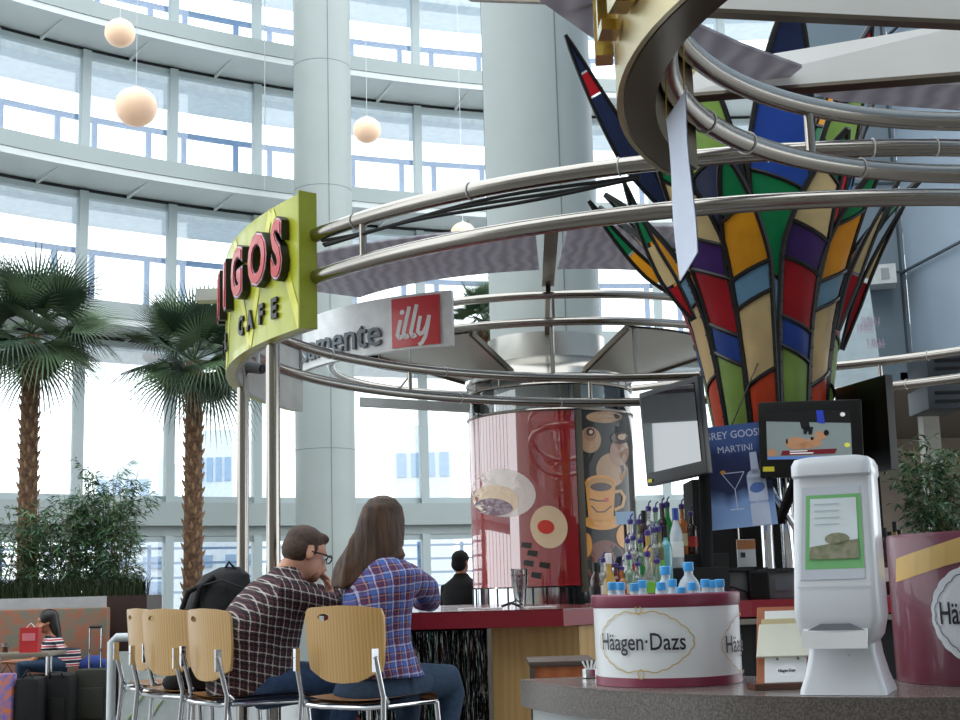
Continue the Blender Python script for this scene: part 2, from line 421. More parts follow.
for (pa, pb, yt, yb, Y, lab) in ((95, 150, 455, 530, 45, 'far pale low building seen past the left palm'), (196, 232, 430, 530, 48, 'far pale block seen behind the right palm'), (395, 452, 425, 500, 44, 'far pale building seen right of the slim column'), (95, 260, 542, 566, 36, 'long pale vehicle ramp seen low through the ground floor glass')):
    A, B = at(pa, yb, Y), at(pb, yb, Y); zt = at((pa+pb)/2, yt, Y).z; zb = 0
    o = thing('distant_building', lab, 'building', ((A.x+B.x)/2, Y+2, 0))
    MB().box(((A.x+B.x)/2, Y+2, zt/2), (B.x-A.x, 4, zt)).build('walls', FARB, o)
    mb = MB()
    for i in range(4):
        for j in range(2):
            mb.box((A.x+(B.x-A.x)*(i+.5)/4, Y-0.02, zt*(0.55+.25*j)), ((B.x-A.x)/6, 0.06, zt*.12))
    mb.build('windows', FARW, o)
tag(MB().box((0, 60, -0.2), (160, 90, 0.2)).build('ground', GROUND), 'pale apron outside the glass', 'ground', kind='structure')

# sides and back of the hall, with unseen light blockers behind the camera
WALLG = mat('blue-grey metal wall panels', (120, 134, 144), 0.4, 0.15, 0.03, 1.5)
WALLB = mat('skylit metal wall panels', (158, 174, 190), 0.38, 0.2, 0.03, 1.5)  # same panelling, coloured lighter because this side faces the skylight
SEAM = mat('dark panel seam', (60, 70, 78), 0.6)
cA = at(818, 300, 14); cB = at(908, 300, 14)
wz0 = 3.2
o = struct(MB().box(((cA.x+cB.x)/2, 14.1, (wz0+17)/2), (cB.x-cA.x, 0.2, 17-wz0)).build('wall_right', WALLG), 'dark blue-grey panelled wall facing the hall behind the coloured sculpture', 'wall')
mb = MB()
for z in [at(900, 272, 14).z+q*0.98 for q in range(0, 9)]: mb.box(((cA.x+cB.x)/2, 13.995, z), (cB.x-cA.x, 0.02, 0.022))
mb.build('seam', SEAM, o)
dirv = Vector((0.16, -1.13, 0)).normalized(); P0 = Vector((cB.x, 14, 0)); P1 = P0+dirv*18
o = struct(MB().slab([P0+Vector((0.05, 0, wz0)), P1+Vector((0, 0, wz0)), P1+Vector((0, 0, 17)), P0+Vector((0.05, 0, 17))], 0.1).build('wall_side', WALLB), 'metal panelled wall coming forward on the right, coloured lighter for the skylight', 'wall')
mb = MB(); nrm = Vector((dirv.y, -dirv.x, 0)).normalized()
for q in range(5):
    z = at(910, 273, 14).z+q*2.6; mb.bar(P0+nrm*0.055+Vector((0, 0, z)), P1+nrm*0.055+Vector((0, 0, z)), 0.03, 0.02)
for q in (0.0, 2.6, 5.2): mb.bar(P0+dirv*q+nrm*0.055+Vector((0, 0, wz0)), P0+dirv*q+nrm*0.055+Vector((0, 0, 17)), 0.03, 0.02)
mb.build('seam', SEAM, o)
SHOPC = mat('brown shop ceiling', (96, 90, 84), 0.35); SHOPW = mat('beige shop wall', (150, 138, 124), 0.7)
o = struct(MB().box((7.4, 17.0, 3.25), (6.0, 6, 0.1)).build('ceiling_shop', SHOPC), 'low brown ceiling of the unit at the far right', 'ceiling')
LAMPW = mat('warm lamp', (255, 214, 150), 0.5, emit=3.0)
for px, py in ((917, 441), (938, 418), (900, 420)):
    p = onz(px, py, 3.24); MB().lathe([(0.09, -0.01), (0.09, 0.0), (0.0, 0.0)], (p.x, p.y, 3.25), 16).build('downlight', LAMPW, o)
struct(MB().box((7.9, 20.1, 1.65), (6.0, 0.2, 3.3)).build('wall_back', SHOPW), 'beige back wall of the unit at the far right', 'wall')
a = at(930, 440, 16.5); struct(MB().box((a.x, 16.5, 1.62), (0.2, 0.2, 3.24)).build('trim_6', mat('white pillar paint', (205, 203, 196), .5)), 'slim white pillar inside the unit at the far right', 'pillar')
struct(MB().box((0, -6.1, 6), (44, 0.2, 12)).build('wall_rear_unseen', mat('unseen rear wall', (140, 136, 130), 0.7)), 'unseen wall added behind the viewer to darken that side', 'wall')  # unseen, added to cut the light from behind the camera
struct(MB().box((2, -4.5, 12.1), (44, 3, 0.2)).build('ceiling', mat('light-blocking ceiling', (150, 148, 144), 0.8)), 'unseen ceiling added behind the viewer to block overhead light', 'ceiling')  # unseen slab added to hold back overhead light behind the camera

# columns
COLX, COLY = at(543, 300, 12.7).x, 12.7
for (pa, pb, py, Y, lab, R_) in ((294, 353, 250, 23.4, 'slim round pale column in front of the glass, left', None), (487, 598, 250, 12.7, 'wide round pale column rising through the coffee drum', None)):
    A, B = at(pa, py, Y), at(pb, py, Y); cx = (A.x+B.x)/2; R_ = (B.x-A.x)/2*0.985
    if Y < 15: COLX = cx; COLR = R_
    o = struct(MB().lathe([(R_, 0), (R_, 17)], (cx, Y, 0), 64).build('column', COLUMN, smooth=60), lab, 'column')
    mb = MB()
    for z in ([at(323, 184, 22.9).z+2.33*i for i in range(-2, 5)] if Y > 15 else []): mb.lathe([(R_+0.002, -0.006), (R_+0.002, 0.006)], (cx, Y, z), 64)
    for a in (-PI/2+0.32, PI/2, PI*0.98): mb.box((cx+(R_+0.001)*math.cos(a), Y+(R_+0.001)*math.sin(a), 8.5), (0.008, 0.012, 17), m=Matrix.Rotation(a, 3, 'Z'))
    mb.build('seam', mat('column seam', (120, 128, 128), 0.6), o)

# ================================================================== CANOPY RINGS
R1 = (1.55, 8.24, 3.0); ZU, ZL, TR = 2.906, 2.698, 0.036
RD = (2.0, 3.5, 1.455)
TIE = mat('white nylon tie', (225, 225, 222), 0.5)
def ring_thing(name, label, cx, cy, r, zu, zl, tr, posts, ties, a0=0, a1=2*PI):
    t = thing(name, label, 'canopy ring', (cx, cy, zl))
    full = abs(a1-a0-2*PI) < 1e-6
    for nm, z in (('upper_tube', zu), ('lower_tube', zl)):
        MB().tube(circ(cx, cy, r, z, a0, a1, 120, full), tr, 14, closed=full).build(nm, STEEL, t)
    for a in posts:
        MB().tube([(cx+r*math.cos(a), cy+r*math.sin(a), zl), (cx+r*math.cos(a), cy+r*math.sin(a), zu)], tr*0.5, 10).build('post', STEEL, t)
    for a, z in ties:
        mb = MB(); c = Vector((cx+r*math.cos(a), cy+r*math.sin(a), z)); ra = Vector((math.cos(a), math.sin(a), 0))
        mb.tube([c+(ra*math.cos(q*PI/8)+Vector((0, 0, 1))*math.sin(q*PI/8))*(tr+0.003) for q in range(16)], 0.003, 5, closed=True)
        mb.build('cable_tie', TIE, t)
    return t
def ang(px, py, R, far=False): return cyl_uv(px, py, R[0], R[1], R[2], far)[0]
ring1 = ring_thing('canopy_ring', 'large double steel tube ring sweeping over the bar', *R1[:2], R1[2], ZU, ZL, TR,
    [ang(363, 240, R1), ang(700, 180, R1)+0.5, ang(590, 388, R1, True), ang(410, 380, R1, True), ang(880, 370, R1, True), ang(300, 360, R1, True)],
    [(ang(p, 180, R1), ZU) for p in (355, 470, 620, 770, 875, 938)]+[(ang(p, 380, R1, True), ZU) for p in (330, 445, 700, 930)]+[(ang(p, 390, R1, True), ZL) for p in (460, 560, 907)])
ring2 = ring_thing('canopy_ring', 'smaller double steel tube ring overhead at the upper right', *RD[:2], RD[2], ZU, ZL, TR,
    [ang(808, 110, RD, True), ang(672, 60, RD, True), ang(1100, 110, RD, True), ang(672, 60, RD)],
    [(ang(p, 130, RD, True), ZL) for p in (706, 746, 857, 957)])
RC = (COLX+.05, 13.2, 2.15)
ring3 = ring_thing('canopy_ring', 'small double steel tube ring round the wide column', RC[0], RC[1], RC[2], 3.6, 3.37, 0.036,
    [ang(553, 310, RC), ang(480, 310, RC)-0.5, ang(640, 310, RC)+0.45, ang(600, 310, RC, True)], [])
# hangers joining the small ring and the far side of the large ring
for px, lab in ((553, 'thin steel hanger rod straight below the small ring centre'), (636, 'thin steel hanger rod right of the wide column')):
    a = ang(px, 373, R1, True); p = Vector((R1[0]+3*math.cos(a), R1[1]+3*math.sin(a), ZU))
    tag(MB().tube([p, p+Vector((0, 0, 3.37-ZU if px == 553 else 0.42))], 0.018, 8).build('hanger_rod', STEEL), lab, 'rod')
# cables under the near upper tube
for i in range(3):
    pts = []
    for q in range(24):
        t_ = q/23; a = ang(322+i*3, 240, R1)*(1-t_)+ang(640, 170, R1)*t_
        sag = 0.040+0.012*i+0.012*math.sin(t_*PI*2.5+i)+0.035*math.sin(t_*PI)*(1-t_*.5)
        pts.append((R1[0]+(3.0+0.01*i)*math.cos(a), R1[1]+3.0*math.sin(a), ZU-sag))
    tag(MB().tube(pts, 0.008, 6).build('power_cable', RUBBER), ['black cable tied closest under the near upper tube', 'black cable sagging midway under the near upper tube', 'black cable sagging lowest under the near upper tube'][i], 'cable')
# posts of the bar canopy
POLE = {}
for px, yt, far, r_, lab in ((273, 335, False, 0.036, 'thicker steel pole under the lime sign'), (243, 345, True, 0.036, 'thinner steel pole farther back under the lime sign')):
    a = ang(px, 400, R1, far); p = (R1[0]+3*math.cos(a), R1[1]+3*math.sin(a))
    t = thing('steel_pole', lab, 'pole', (p[0], p[1], 0))
    MB().tube([(p[0], p[1], 0.02), (p[0], p[1], ZL)], r_, 16).build('shaft', STEEL, t)
    MB().lathe([(0.1, 0), (0.1, 0.02), (0.045, 0.03)], (p[0], p[1], 0), 20).build('base_plate', STEEL, t)

# perforated canopy panels
PANEL = stripes('mauve perforated canopy sheet', (170, 166, 174), (194, 191, 196), 'X', 3.0, 0.5, 6.0)
def translucent(m, f=.4):
    nt = m.node_tree; b = nt.nodes['Principled BSDF']; N = nt.nodes.new
    o = [n for n in nt.nodes if n.type == 'OUTPUT_MATERIAL'][0]; tr = N('ShaderNodeBsdfTranslucent'); mx = N('ShaderNodeMixShader'); mx.inputs[0].default_value = f
    rp = [n for n in nt.nodes if n.type == 'VALTORGB'][0]
    nt.links.new(rp.outputs[0], tr.inputs[0]); nt.links.new(b.outputs[0], mx.inputs[1]); nt.links.new(tr.outputs[0], mx.inputs[2]); nt.links.new(mx.outputs[0], o.inputs[0])
translucent(PANEL, .45)
def sector(name, lab, cx, cy, r0, r1, a0, a1, z0, z1):
    mb = MB()
    mb.grid(lambda u, v: Vector((cx+(r0+(r1-r0)*v)*math.cos(a0+(a1-a0)*u), cy+(r0+(r1-r0)*v)*math.sin(a0+(a1-a0)*u), z0+(z1-z0)*v)), 16, 3)
    n = len(mb.v); mb.add([v+Vector((0, 0, 0.012)) for v in mb.v], [tuple(reversed(f)) for f in mb.f])
    return tag(mb.build(name, PANEL), lab, 'canopy')
aC = ang(553, 310, RC)
sector('perforated_canopy', 'mauve canopy sheet left of the radial beam behind the lime sign', COLX, 12.7, 2.05, 3.3, aC-0.92, aC-0.035, 3.72, 3.74)
sector('perforated_canopy', 'mauve canopy sheet right of the radial beam, reaching to the sculpture', COLX, 12.7, 2.05, 3.3, aC+0.035, aC+0.62, 3.72, 3.74)
o = thing('radial_beam', 'dark steel radial beam between the two mauve sheets', 'beam', (COLX, 11, 3.6))
c_, s_ = math.cos(aC), math.sin(aC)
MB().bar((COLX+0.6*c_, 12.7+0.6*s_, 3.50), (COLX+1.7*c_, 12.7+1.7*s_, 3.66), 0.04, 0.10).build('inner_arm', DARKSTEEL, o)
MB().bar((COLX+1.7*c_, 12.7+1.7*s_, 3.69), (COLX+3.4*c_, 12.7+3.4*s_, 3.72), 0.10, 0.06).build('outer_arm', DARKSTEEL, o)
for pts, lab, z in (([(672, 12), (702, 26), (742, 44), (802, 66), (790, 76), (740, 84), (700, 72), (676, 45)], 'mauve sheet inside the overhead ring above the white banner', 3.2),
                 ([(806, 90), (850, 86), (1000, 82), (1000, 112), (900, 105), (840, 100)], 'mauve sheet under the thick white beam at the right edge', 3.15),
                 ([(538, -2), (620, -2), (619, 55), (580, 28)], 'mauve sheet cut off by the top of the picture above the column', 3.3)):
    P = [onz(x, y, z) for x, y in pts]
    tag(MB().slab(P, 0.012, Vector((0, 0, 1))).build('perforated_canopy', PANEL), lab, 'canopy')
tag(MB().bar(at(470, -3, 5.0), at(619, 2, 4.6), 0.03, 0.03).build('edge_rail', DARKSTEEL), 'thin dark edge rail along the very top above the wide column', 'rail')
# white steel beams
BEAMW = mat('white lacquered beam', (240, 240, 237), 0.3, 0.0, 0.02, 3)
def taper_beam(name, lab, TL, TRr, BR, BL, Ya, Yb, th):
    P = [at(*TL, Ya), at(*TRr, Yb), at(*BR, Yb), at(*BL, Ya)]
    t = thing(name, lab, 'beam', P[3]); MB().slab(P, th).build('web', BEAMW, t)
    d = Vector((0, 0, -0.012)); n = (P[1]-P[0]).cross(P[3]-P[0]).normalized()*(th/2+0.012)
    MB().slab([P[3]+n+d, P[2]+n+d, P[2]-n+d, P[3]-n+d], 0.016).build('bottom_flange', DARKSTEEL, t)
taper_beam('canopy_beam', 'white beam along the very top right edge of the picture', (690, -40), (1010, -25), (1010, 24), (690, 9), 4.55, 4.3, 0.03)
taper_beam('canopy_beam', 'thick white tapering beam under the top right beam', (700, 68), (1010, 16), (1010, 70), (680, 96), 5.3, 5.0, 0.03)

# steel hub plates round the wide column
PLATE = brushed('brushed hub plate', (222, 220, 214), 0.42)
def hubplate(a0, a1, lab):
    t = thing('hub_plate', lab, 'steel plate', (COLX, 12.7, 3.2))
    mb = MB()
    def fn(u, v):
        a = a0+(a1-a0)*u; r = 1.62+(0.80-1.62)*v; z = 3.33+(3.10-3.33)*v; return Vector((COLX+r*math.cos(a), 12.7+r*math.sin(a), z))
    mb.grid(fn, 14, 4); mb.add([v+Vector((0, 0, 0.02)) for v in mb.v], [tuple(reversed(f)) for f in mb.f]); mb.build('sheet', PLATE, t)
    for a in (a0, a1): MB().bar((COLX+1.62*math.cos(a), 12.7+1.62*math.sin(a), 3.33), (COLX+.8*math.cos(a), 12.7+.8*math.sin(a), 3.10), 0.03, 0.05).build('edge_strut', DARKSTEEL, t)
hubplate(aC-1.3, aC-0.42, 'brushed steel hub plate left of the wide column'); hubplate(aC+0.42, aC+1.5, 'brushed steel hub plate right of the wide column')

# ================================================================== LIME SIGN
RS = 3.07
LIME = mat('lime sign face', (190, 196, 44), 0.35, coat=0.3); LIME2 = mat('bright yellow stripe', (232, 230, 60), 0.35, coat=0.3); LIMED = mat('lime sign edge', (150, 158, 30), 0.45)
REDL = mat('red letter face', (206, 24, 34), 0.3, coat=0.3, var=0.02); LBLACK = mat('black letter side', (16, 16, 18), 0.4)
sg = (R1[0], R1[1], RS)
aR = ang(303, 260, sg); aL = aR-1.05
zt, zb = oncyl(303, 192, *sg).z, oncyl(303, 327, *sg).z
t = thing('curved_sign', 'curved lime green sign with red letters and bar cafe wording', 'sign', (R1[0]+RS*math.cos(aR), R1[1]+RS*math.sin(aR), zb))
MB().arcband(R1[0], R1[1], RS-0.055, RS, zb, zt, aL, aR, 40).build('panel', [LIME], t)
MB().arcband(R1[0], R1[1], RS-0.075, RS-0.056, zb-0.004, zt+0.004, aL, aR, 40).build('back_lining', mat('silver sign lining', (190, 190, 186), .35, .6), t)
MB().box((R1[0]+(RS-0.025)*math.cos(aR), R1[1]+(RS-0.025)*math.sin(aR), (zb+zt)/2), (0.10, 0.012, zt-zb+0.01), m=Matrix.Rotation(aR, 3, 'Z')).build('end_cap', LIMED, t)
mp0 = cylmap(R1[0], R1[1], RS, aR, zb, 0.003)
H = zt-zb
mb = MB()
for q in range(-1, 5):
    x0 = -0.02-q*0.62
    for (xa, ya, xb, yb) in ((x0, 0, x0-0.31, H), (x0-0.31, H, x0-0.62, 0)):
        pts = [(xa+(xb-xa)*i/6, ya+(yb-ya)*i/6) for i in range(7)]
        pts = [(min(x, -0.01), y) for x, y in pts]
        w_ = 0.06
        vs = []
        for x, y in pts: vs += [mp0(min(x+w_/2, -0.003), y), mp0(x-w_/2, y)]
        if x0 > -3.0: mb.add(vs, [(2*i, 2*i+2, 2*i+3, 2*i+1) for i in range(6)])
mb.v = [v for v in mb.v]; mb.build('zigzag_stripe', LIME2, t)
spacing = {}
def sgx(px, py): return (cyl_uv(px, py, *sg)[0]-aR)*RS
for ch, px, py, sz, shx in (('S', 284.5, 246, 0.40, 0.60), ('O', 265, 258, 0.35, 0.84), ('G', 245, 268, 0.35, 0.84), ('I', 233, 280, 0.35, 0.9), ('M', 226.5, 290, 0.35, 0.7)):
    x = sgx(px, py); z = oncyl(px, py, *sg).z-zb
    z = H*0.605
    m1 = lambda u, v, d=0.0, x=x, z=z: cylmap(R1[0], R1[1], RS, aR, zb, 0.004)(x+u, z+v, d)
    MB().text(m1, ch, sz, 0.020, bold=0.022, sx=shx).build('letter', LBLACK, t, smooth=30)
    MB().text(lambda u, v, d=0.0, m1=m1: m1(u, v, d+0.0415), ch, sz*0.97, 0.003, bold=0.008, sx=shx).build('letter_face', REDL, t, smooth=30)
    MB().text(lambda u, v, d=0.0, m1=m1: m1(u, v, d+0.040), ch, sz, 0.001, bold=0.014, sx=shx).build('letter_trim', mat('pale letter trim', (235, 190, 205), .4), t, smooth=30)
for ch, px, py in (('E', 276, 295), ('F', 263, 299), ('A', 252, 306), ('C', 243, 313), ('R', 228, 324), ('A', 224.5, 329), ('B', 222, 334)):
    x = sgx(px, py); m1 = lambda u, v, d=0.0, x=x: cylmap(R1[0], R1[1], RS, aR, zb, 0.004)(x+u, H*0.205+v, d)
    MB().text(m1, ch, 0.135, 0.006, bold=0.006).build('small_letter', LBLACK, t, smooth=30)
# camera under the sign
p = at(258, 368, 8.1)
t = thing('security_camera', 'small grey security camera tucked below the lime sign', 'camera', p)
MB().tube([p+Vector((0, 0, 0.03)), p+Vector((0.0, 0, 0.3))], 0.012, 8).build('bracket', WHITEMETAL, t)
MB().tube([p+Vector((-0.10, 0.05, 0.02)), p+Vector((0.03, -0.03, -0.01))], 0.035, 14).build('housing', mat('grey camera shell', (120, 122, 124), .4), t)
MB().tube([p+Vector((0.03, -0.03, -0.01)), p+Vector((0.04, -0.037, -0.013))], 0.027, 14).build('lens', BLACK, t)

# ================================================================== WHITE COFFEE SIGN
IC = (0.33, 12.95, 2.16)
ia = ang(452, 318, IC); iz1 = oncyl(452, 290, *IC).z; iz0 = oncyl(452, 345, *IC).z; ib = ia-1.30
t = thing('curved_sign', 'curved white sign with grey lettering and a red square logo', 'sign', (IC[0]+IC[2]*math.cos(ia), IC[1]+IC[2]*math.sin(ia), iz0))
MB().arcband(IC[0], IC[1], IC[2]-0.06, IC[2], iz0, iz1, ib, ia, 40).build('panel', mat('white sign face', (238, 241, 241), 0.35, coat=.2), t)
x0 = lambda px, py: (cyl_uv(px, py, *IC)[0]-ia)*IC[2]
REDSQ = mat('red logo square', (216, 50, 56), 0.35, coat=.3, var=.02)
sa, sb_ = x0(440, 315), x0(393, 322); sz = abs(sa-sb_); IH = iz1-iz0
mI = cylmap(IC[0], IC[1], IC[2], ia, iz0, 0.02)
MB().arcband(IC[0], IC[1], IC[2]+0.002, IC[2]+0.02, iz0+IH*.04, iz1-IH*.06, ia+sb_/IC[2], ia+sa/IC[2], 10).build('logo_square', REDSQ, t)
xm = (sa+sb_)/2
def mIl(u, v, d=0.0): return cylmap(IC[0], IC[1], IC[2], ia, iz0, 0.022)(xm+u, IH*0.47+v, d)
WLET = mat('white lettering', (245, 240, 240), 0.5)
mb = MB(); k = 0.0
for (pts, wd) in (([(-.125, .03), (-.14, -.03), (-.155, -.09), (-.135, -.115), (-.11, -.10)], .035), ([(-.045, .13), (-.075, .02), (-.10, -.08), (-.08, -.115), (-.055, -.10)], .035), ([(.02, .14), (-.01, .02), (-.035, -.08), (-.015, -.115), (.01, -.10)], .035),
                 ([(.05, .045), (.035, -.02), (.025, -.075), (.045, -.10), (.075, -.085), (.10, -.04), (.125, .045)], .033), ([(.125, .045), (.11, -.04), (.09, -.12), (.06, -.17), (.03, -.185)], .033)):
    P = []
    for i in range(len(pts)-1):
        for q in range(4):
            f = q/4; P.append((pts[i][0]*(1-f)+pts[i+1][0]*f, pts[i][1]*(1-f)+pts[i+1][1]*f))
    P.append(pts[-1]); mb.line(mIl, [(a_*1.05, b_*1.05) for a_, b_ in P], wd)
mb.disc(mIl, -.115, .095, .022, .022, 14, 1)
mb.build('logo_script', WLET, t)
GREYL = mat('grey raised lettering', (98, 108, 116), 0.4)
xr = x0(383, 335)
def mE(u, v, d=0.0): return cylmap(IC[0], IC[1], IC[2], ia, iz0, 0.003)(xr+u, IH*0.36+v, d)
MB().text(mE, 'espressamente', 0.34, 0.012, align='RIGHT', bold=0.002, sx=0.98).build('lettering', GREYL, t, smooth=30)
pts = [at(410, 350, 10.9), at(410, 362, 10.9), at(408, 378, 10.95), at(400, 388, 10.9), at(385, 393, 10.7), at(365, 391, 10.6)]
tag(MB().tube(pts, 0.01, 6).build('power_cable', WHITEMETAL), 'pale cable looping below the red logo square', 'cable')
# white ceiling-hung box signs low behind the rings
p1, p2 = at(360, 402, 12.4), at(470, 408, 12.4)
tag(MB().box((p1+p2)/2, ((p2-p1).length, 0.1, 0.07)).build('light_trough', WHITEMETAL) if False else MB().bar(p1, p2, 0.1, 0.08).build('light_trough', WHITEMETAL), 'long white trough just below the rings left of the drum', 'trough')
tag(MB().box(at(209, 296, 7.75), (0.14, 0.10, 0.07)).build('light_box', WHITEMETAL), 'small pale box poking out left of the lime sign', 'box')

# ================================================================== OVERHEAD GOLD SIGN
GOLD = mat('polished gold letter', (206, 186, 132), 0.15, 1.0); GOLDF = brushed('pale gold sign face', (206, 190, 150), 0.3); BRONZE = brushed('bronze sign back', (120, 108, 88), 0.3)
RB = (2.0, 3.5, 1.60)
t = thing('curved_sign', 'curved gold and bronze sign band seen edge on at the top', 'sign', (2.0-1.6, 3.5, 2.54))
b0, b1 = 148*D2R, 262*D2R
MB().arcband(RB[0], RB[1], 1.585, 1.60, 2.54, 3.25, b0, b1, 40).build('face_band', GOLDF, t)
MB().arcband(RB[0], RB[1], 1.50, 1.58, 2.54, 2.56, b0, b1, 40).build('bottom_lip', BRONZE, t)
MB().arcband(RB[0], RB[1], 1.49, 1.50, 2.54, 3.25, b0, b1, 40).build('back_band', BRONZE, t)
for i in range(8):
    a = (176+i*6.2)*D2R; mb = MB()
    m1 = cylmap(RB[0], RB[1], 1.60, a, 2.66, 0.0)
    R3 = Matrix.Rotation(a, 3, 'Z')
    for (dx, dz, hx, hz) in ((-.04, .13, .02, .26), (.0, .25, .08, .03), (.0, .01, .08, .03)):
        c = m1(dx, dz, 0.03); mb.box(c, (0.05, hx, hz), m=R3)
    mb.build('raised_letter', GOLD, t)
# hanging banner with ribbons
BAN = mat('thin pale banner cloth', (214, 222, 240), 0.7, var=0.03, scale=5)
P = [at(666, 119, 3.80), at(684, 90, 3.55), at(697, 252, 3.55), at(679, 281, 3.80)]
t = thing('hanging_banner', 'narrow white banner hanging edge on from yellow ribbons', 'banner', P[3])
mb = MB()
def bf(u, v):
    p = (P[0]*(1-u)+P[1]*u)*(1-v)+(P[3]*(1-u)+P[2]*u)*v; return p+Vector((0.003*math.sin(v*7+u*2), 0, 0))
mb.grid(bf, 8, 14); mb.add([v+Vector((0.003, 0.002, 0)) for v in mb.v], [tuple(reversed(f)) for f in mb.f]); mb.build('cloth', BAN, t)
RIB = mat('yellow ribbon', (210, 170, 70), 0.5)
for a, b in ((at(667, -30, 3.80), P[0]), (at(683, -30, 3.55), P[1])): MB().bar(a, b, 0.012, 0.003, up=(1, 0, 0)).build('ribbon', RIB, t)

# ================================================================== COLOURED PANEL SCULPTURE
SX, SY = 1.80, 8.35
def tmat(name, rgb):
    if name in MATS: return MATS[name]
    m = mat(name, rgb, 0.45, 0, 0.10, 5.0)
    nt = m.node_tree; b = nt.nodes['Principled BSDF']; N = nt.nodes.new
    o = [n for n in nt.nodes if n.type == 'OUTPUT_MATERIAL'][0]
    tr = N('ShaderNodeBsdfTranslucent'); mx = N('ShaderNodeMixShader'); mx.inputs[0].default_value = 0.45
    rp = [n for n in nt.nodes if n.type == 'VALTORGB'][0]
    nt.links.new(rp.outputs[0], tr.inputs[0]); nt.links.new(b.outputs[0], mx.inputs[1]); nt.links.new(tr.outputs[0], mx.inputs[2]); nt.links.new(mx.outputs[0], o.inputs[0])
    return m
SC = {'o': tmat('orange red panel', (214, 74, 34)), 'c': tmat('cream panel', (226, 200, 146)), 'l': tmat('light blue panel', (120, 164, 196)),
      'a': tmat('amber panel', (238, 160, 30)), 'g': tmat('green panel', (16, 120, 72)), 'r': tmat('crimson panel', (178, 22, 36)),
      'p': tmat('purple panel', (72, 40, 110)), 'b': tmat('royal blue panel', (40, 74, 160)), 'y': tmat('lime green panel', (140, 172, 84)),
      'n': tmat('navy panel', (30, 40, 72)), 's': tmat('sky blue panel', (30, 110, 180))}
FRAME = mat('black rib', (14, 13, 14), 0.4)
def prof_outer(z):
    t = [(2.05, .33), (2.20, .345), (2.5, .39), (2.75, .44), (2.93, .50), (3.1, .57), (3.25, .655), (3.4, .76), (3.54, .90), (3.68, 1.06), (3.8, 1.2)]
    return interp(t, z)
def prof_inner(z):
    t = [(2.05, .26), (2.5, .31), (2.93, .37), (3.25, .45), (3.55, .54), (3.9, .66), (4.3, .80), (4.8, 1.0)]
    return interp(t, z)
def interp(t, z):
    if z <= t[0][0]: return t[0][1]
    for (a, ra), (b, rb) in zip(t, t[1:]):
        if z <= b: f = (z-a)/(b-a); return ra+(rb-ra)*f
    return t[-1][1]
sculpt = thing('glass_sculpture', 'flared sculpture of coloured panels laced into black ribs above the bar', 'sculpture', (SX, SY, 2.05))
def petal(az, halfw, prof, z0, z1, cells, lean=0.0, tip=0.30, slant=0.06, dr=0.0):
    """halfw in radians at the base, closes to a point over the last `tip` metres"""
    def P(u, z, d=0.0):
        f = 1.0 if z < z1-tip else max(0.0, (z1-z)/tip)**0.8
        a = az+lean*(z-z0)**1.5+u*halfw*f; r = prof(z)+dr+d+0.02*(1-u*u)*f
        return Vector((SX+r*math.cos(a), SY+r*math.sin(a), z))
    fr = MB()
    for u in (-1, 1): fr.tube([P(u, z0+(z1-z0)*i/22) for i in range(23)], 0.018, 6)
    root = None; tot = sum(c[1] for c in cells); zc = z0; out = []
    cuts = [z0]
    for c in cells: zc += (z1-z0)*c[1]/tot; cuts.append(zc)
    for i, c in enumerate(cells):
        za, zb = cuts[i], cuts[i+1]; sg = slant*c[2] if len(c) > 2 else slant
        sa = 0 if i == 0 else slant; sb2 = 0 if i == len(cells)-1 else slant
        mb = MB()
        def fn(u, v, za=za, zb=zb, sa=sa, sb2=sb2):
            uu = u*2-1; lo = za+sa*uu; hi = zb+sb2*uu; z = lo+(hi-lo)*v; return P(uu*0.97, min(z, z1-0.004), 0.002+0.006*math.sin(v*PI)*math.sin(u*PI))
        mb.grid(fn, 4, 6); out.append((mb, SC[c[0]]))
        if i: fr.tube([P(u, min(za+slant*u, z1), 0.003) for u in (-1, -.5, 0, .5, 1)], 0.014, 6)
        for v in (0.15, 0.4, 0.65, 0.9):
            for u in (-1, 1):
                z = min(za+(zb-za)*v, z1-.01); q = P(u*0.9, z, 0.012); q2 = P(u*1.02, z, 0.012); fr.tube([q, q2], 0.006, 5)
    root = fr.build('petal', FRAME, sculpt)
    for mb, m in out: mb.build('coloured_panel', m, root, smooth=60)
N_ = 12; hw = PI/N_*0.99
seqA = [('o', 1.15), ('c', 1.5), ('l', .55), ('a', 1.1), ('g', .9)]
seqB = [('y', 1.5), ('b', .55), ('r', 1.05), ('p', .6), ('c', .9), ('g', .6)]
seqC = [('o', .8), ('a', 1.3), ('l', .55), ('a', 1.0), ('c', .6), ('y', .5)]
seqD = [('y', .9), ('y', 1.0), ('r', 1.2), ('p', .7), ('c', .6), ('g', .9)]
seqs = [seqA, seqB, seqA, seqD, seqC, seqB, seqA, seqD, seqC, seqB, seqA, seqB]
azf = -PI/2
for k in range(N_):
    az = azf-18*D2R+k*2*PI/N_
    petal(az, hw*0.94, prof_outer, 2.05, (3.62, 3.70, 3.58, 3.66, 3.64)[k % 5], seqs[k], 0.04*(1 if k % 2 else -1), 0.55, 0.055*(1 if seqs[k] in (seqA, seqC) else -1))
seqI = [[('r', 2), ('c', 1.2), ('r', 1.1), ('y', 1.2), ('r', 1.2)], [('y', 2.4), ('y', 1), ('s', 1.4), ('s', 1.1), ('c', .8)], [('r', 2.0), ('g', 1.2), ('g', 1.2), ('a', 1)],
        [('a', 2.2), ('l', 1.2), ('n', 1.2), ('y', 1), ('c', .9)], [('l', 2), ('g', 1.2), ('b', 1.0), ('n', 1.2)]]
for k in range(9):
    az = azf+(k-4)*2*PI/9+0.02
    petal(az, PI/9*0.98, prof_inner, 2.05, (4.5, 4.3, 4.7, 4.4, 4.6)[k % 5], seqI[k % 5], 0.02, 0.9, 0.07*(1 if k % 2 else -1))
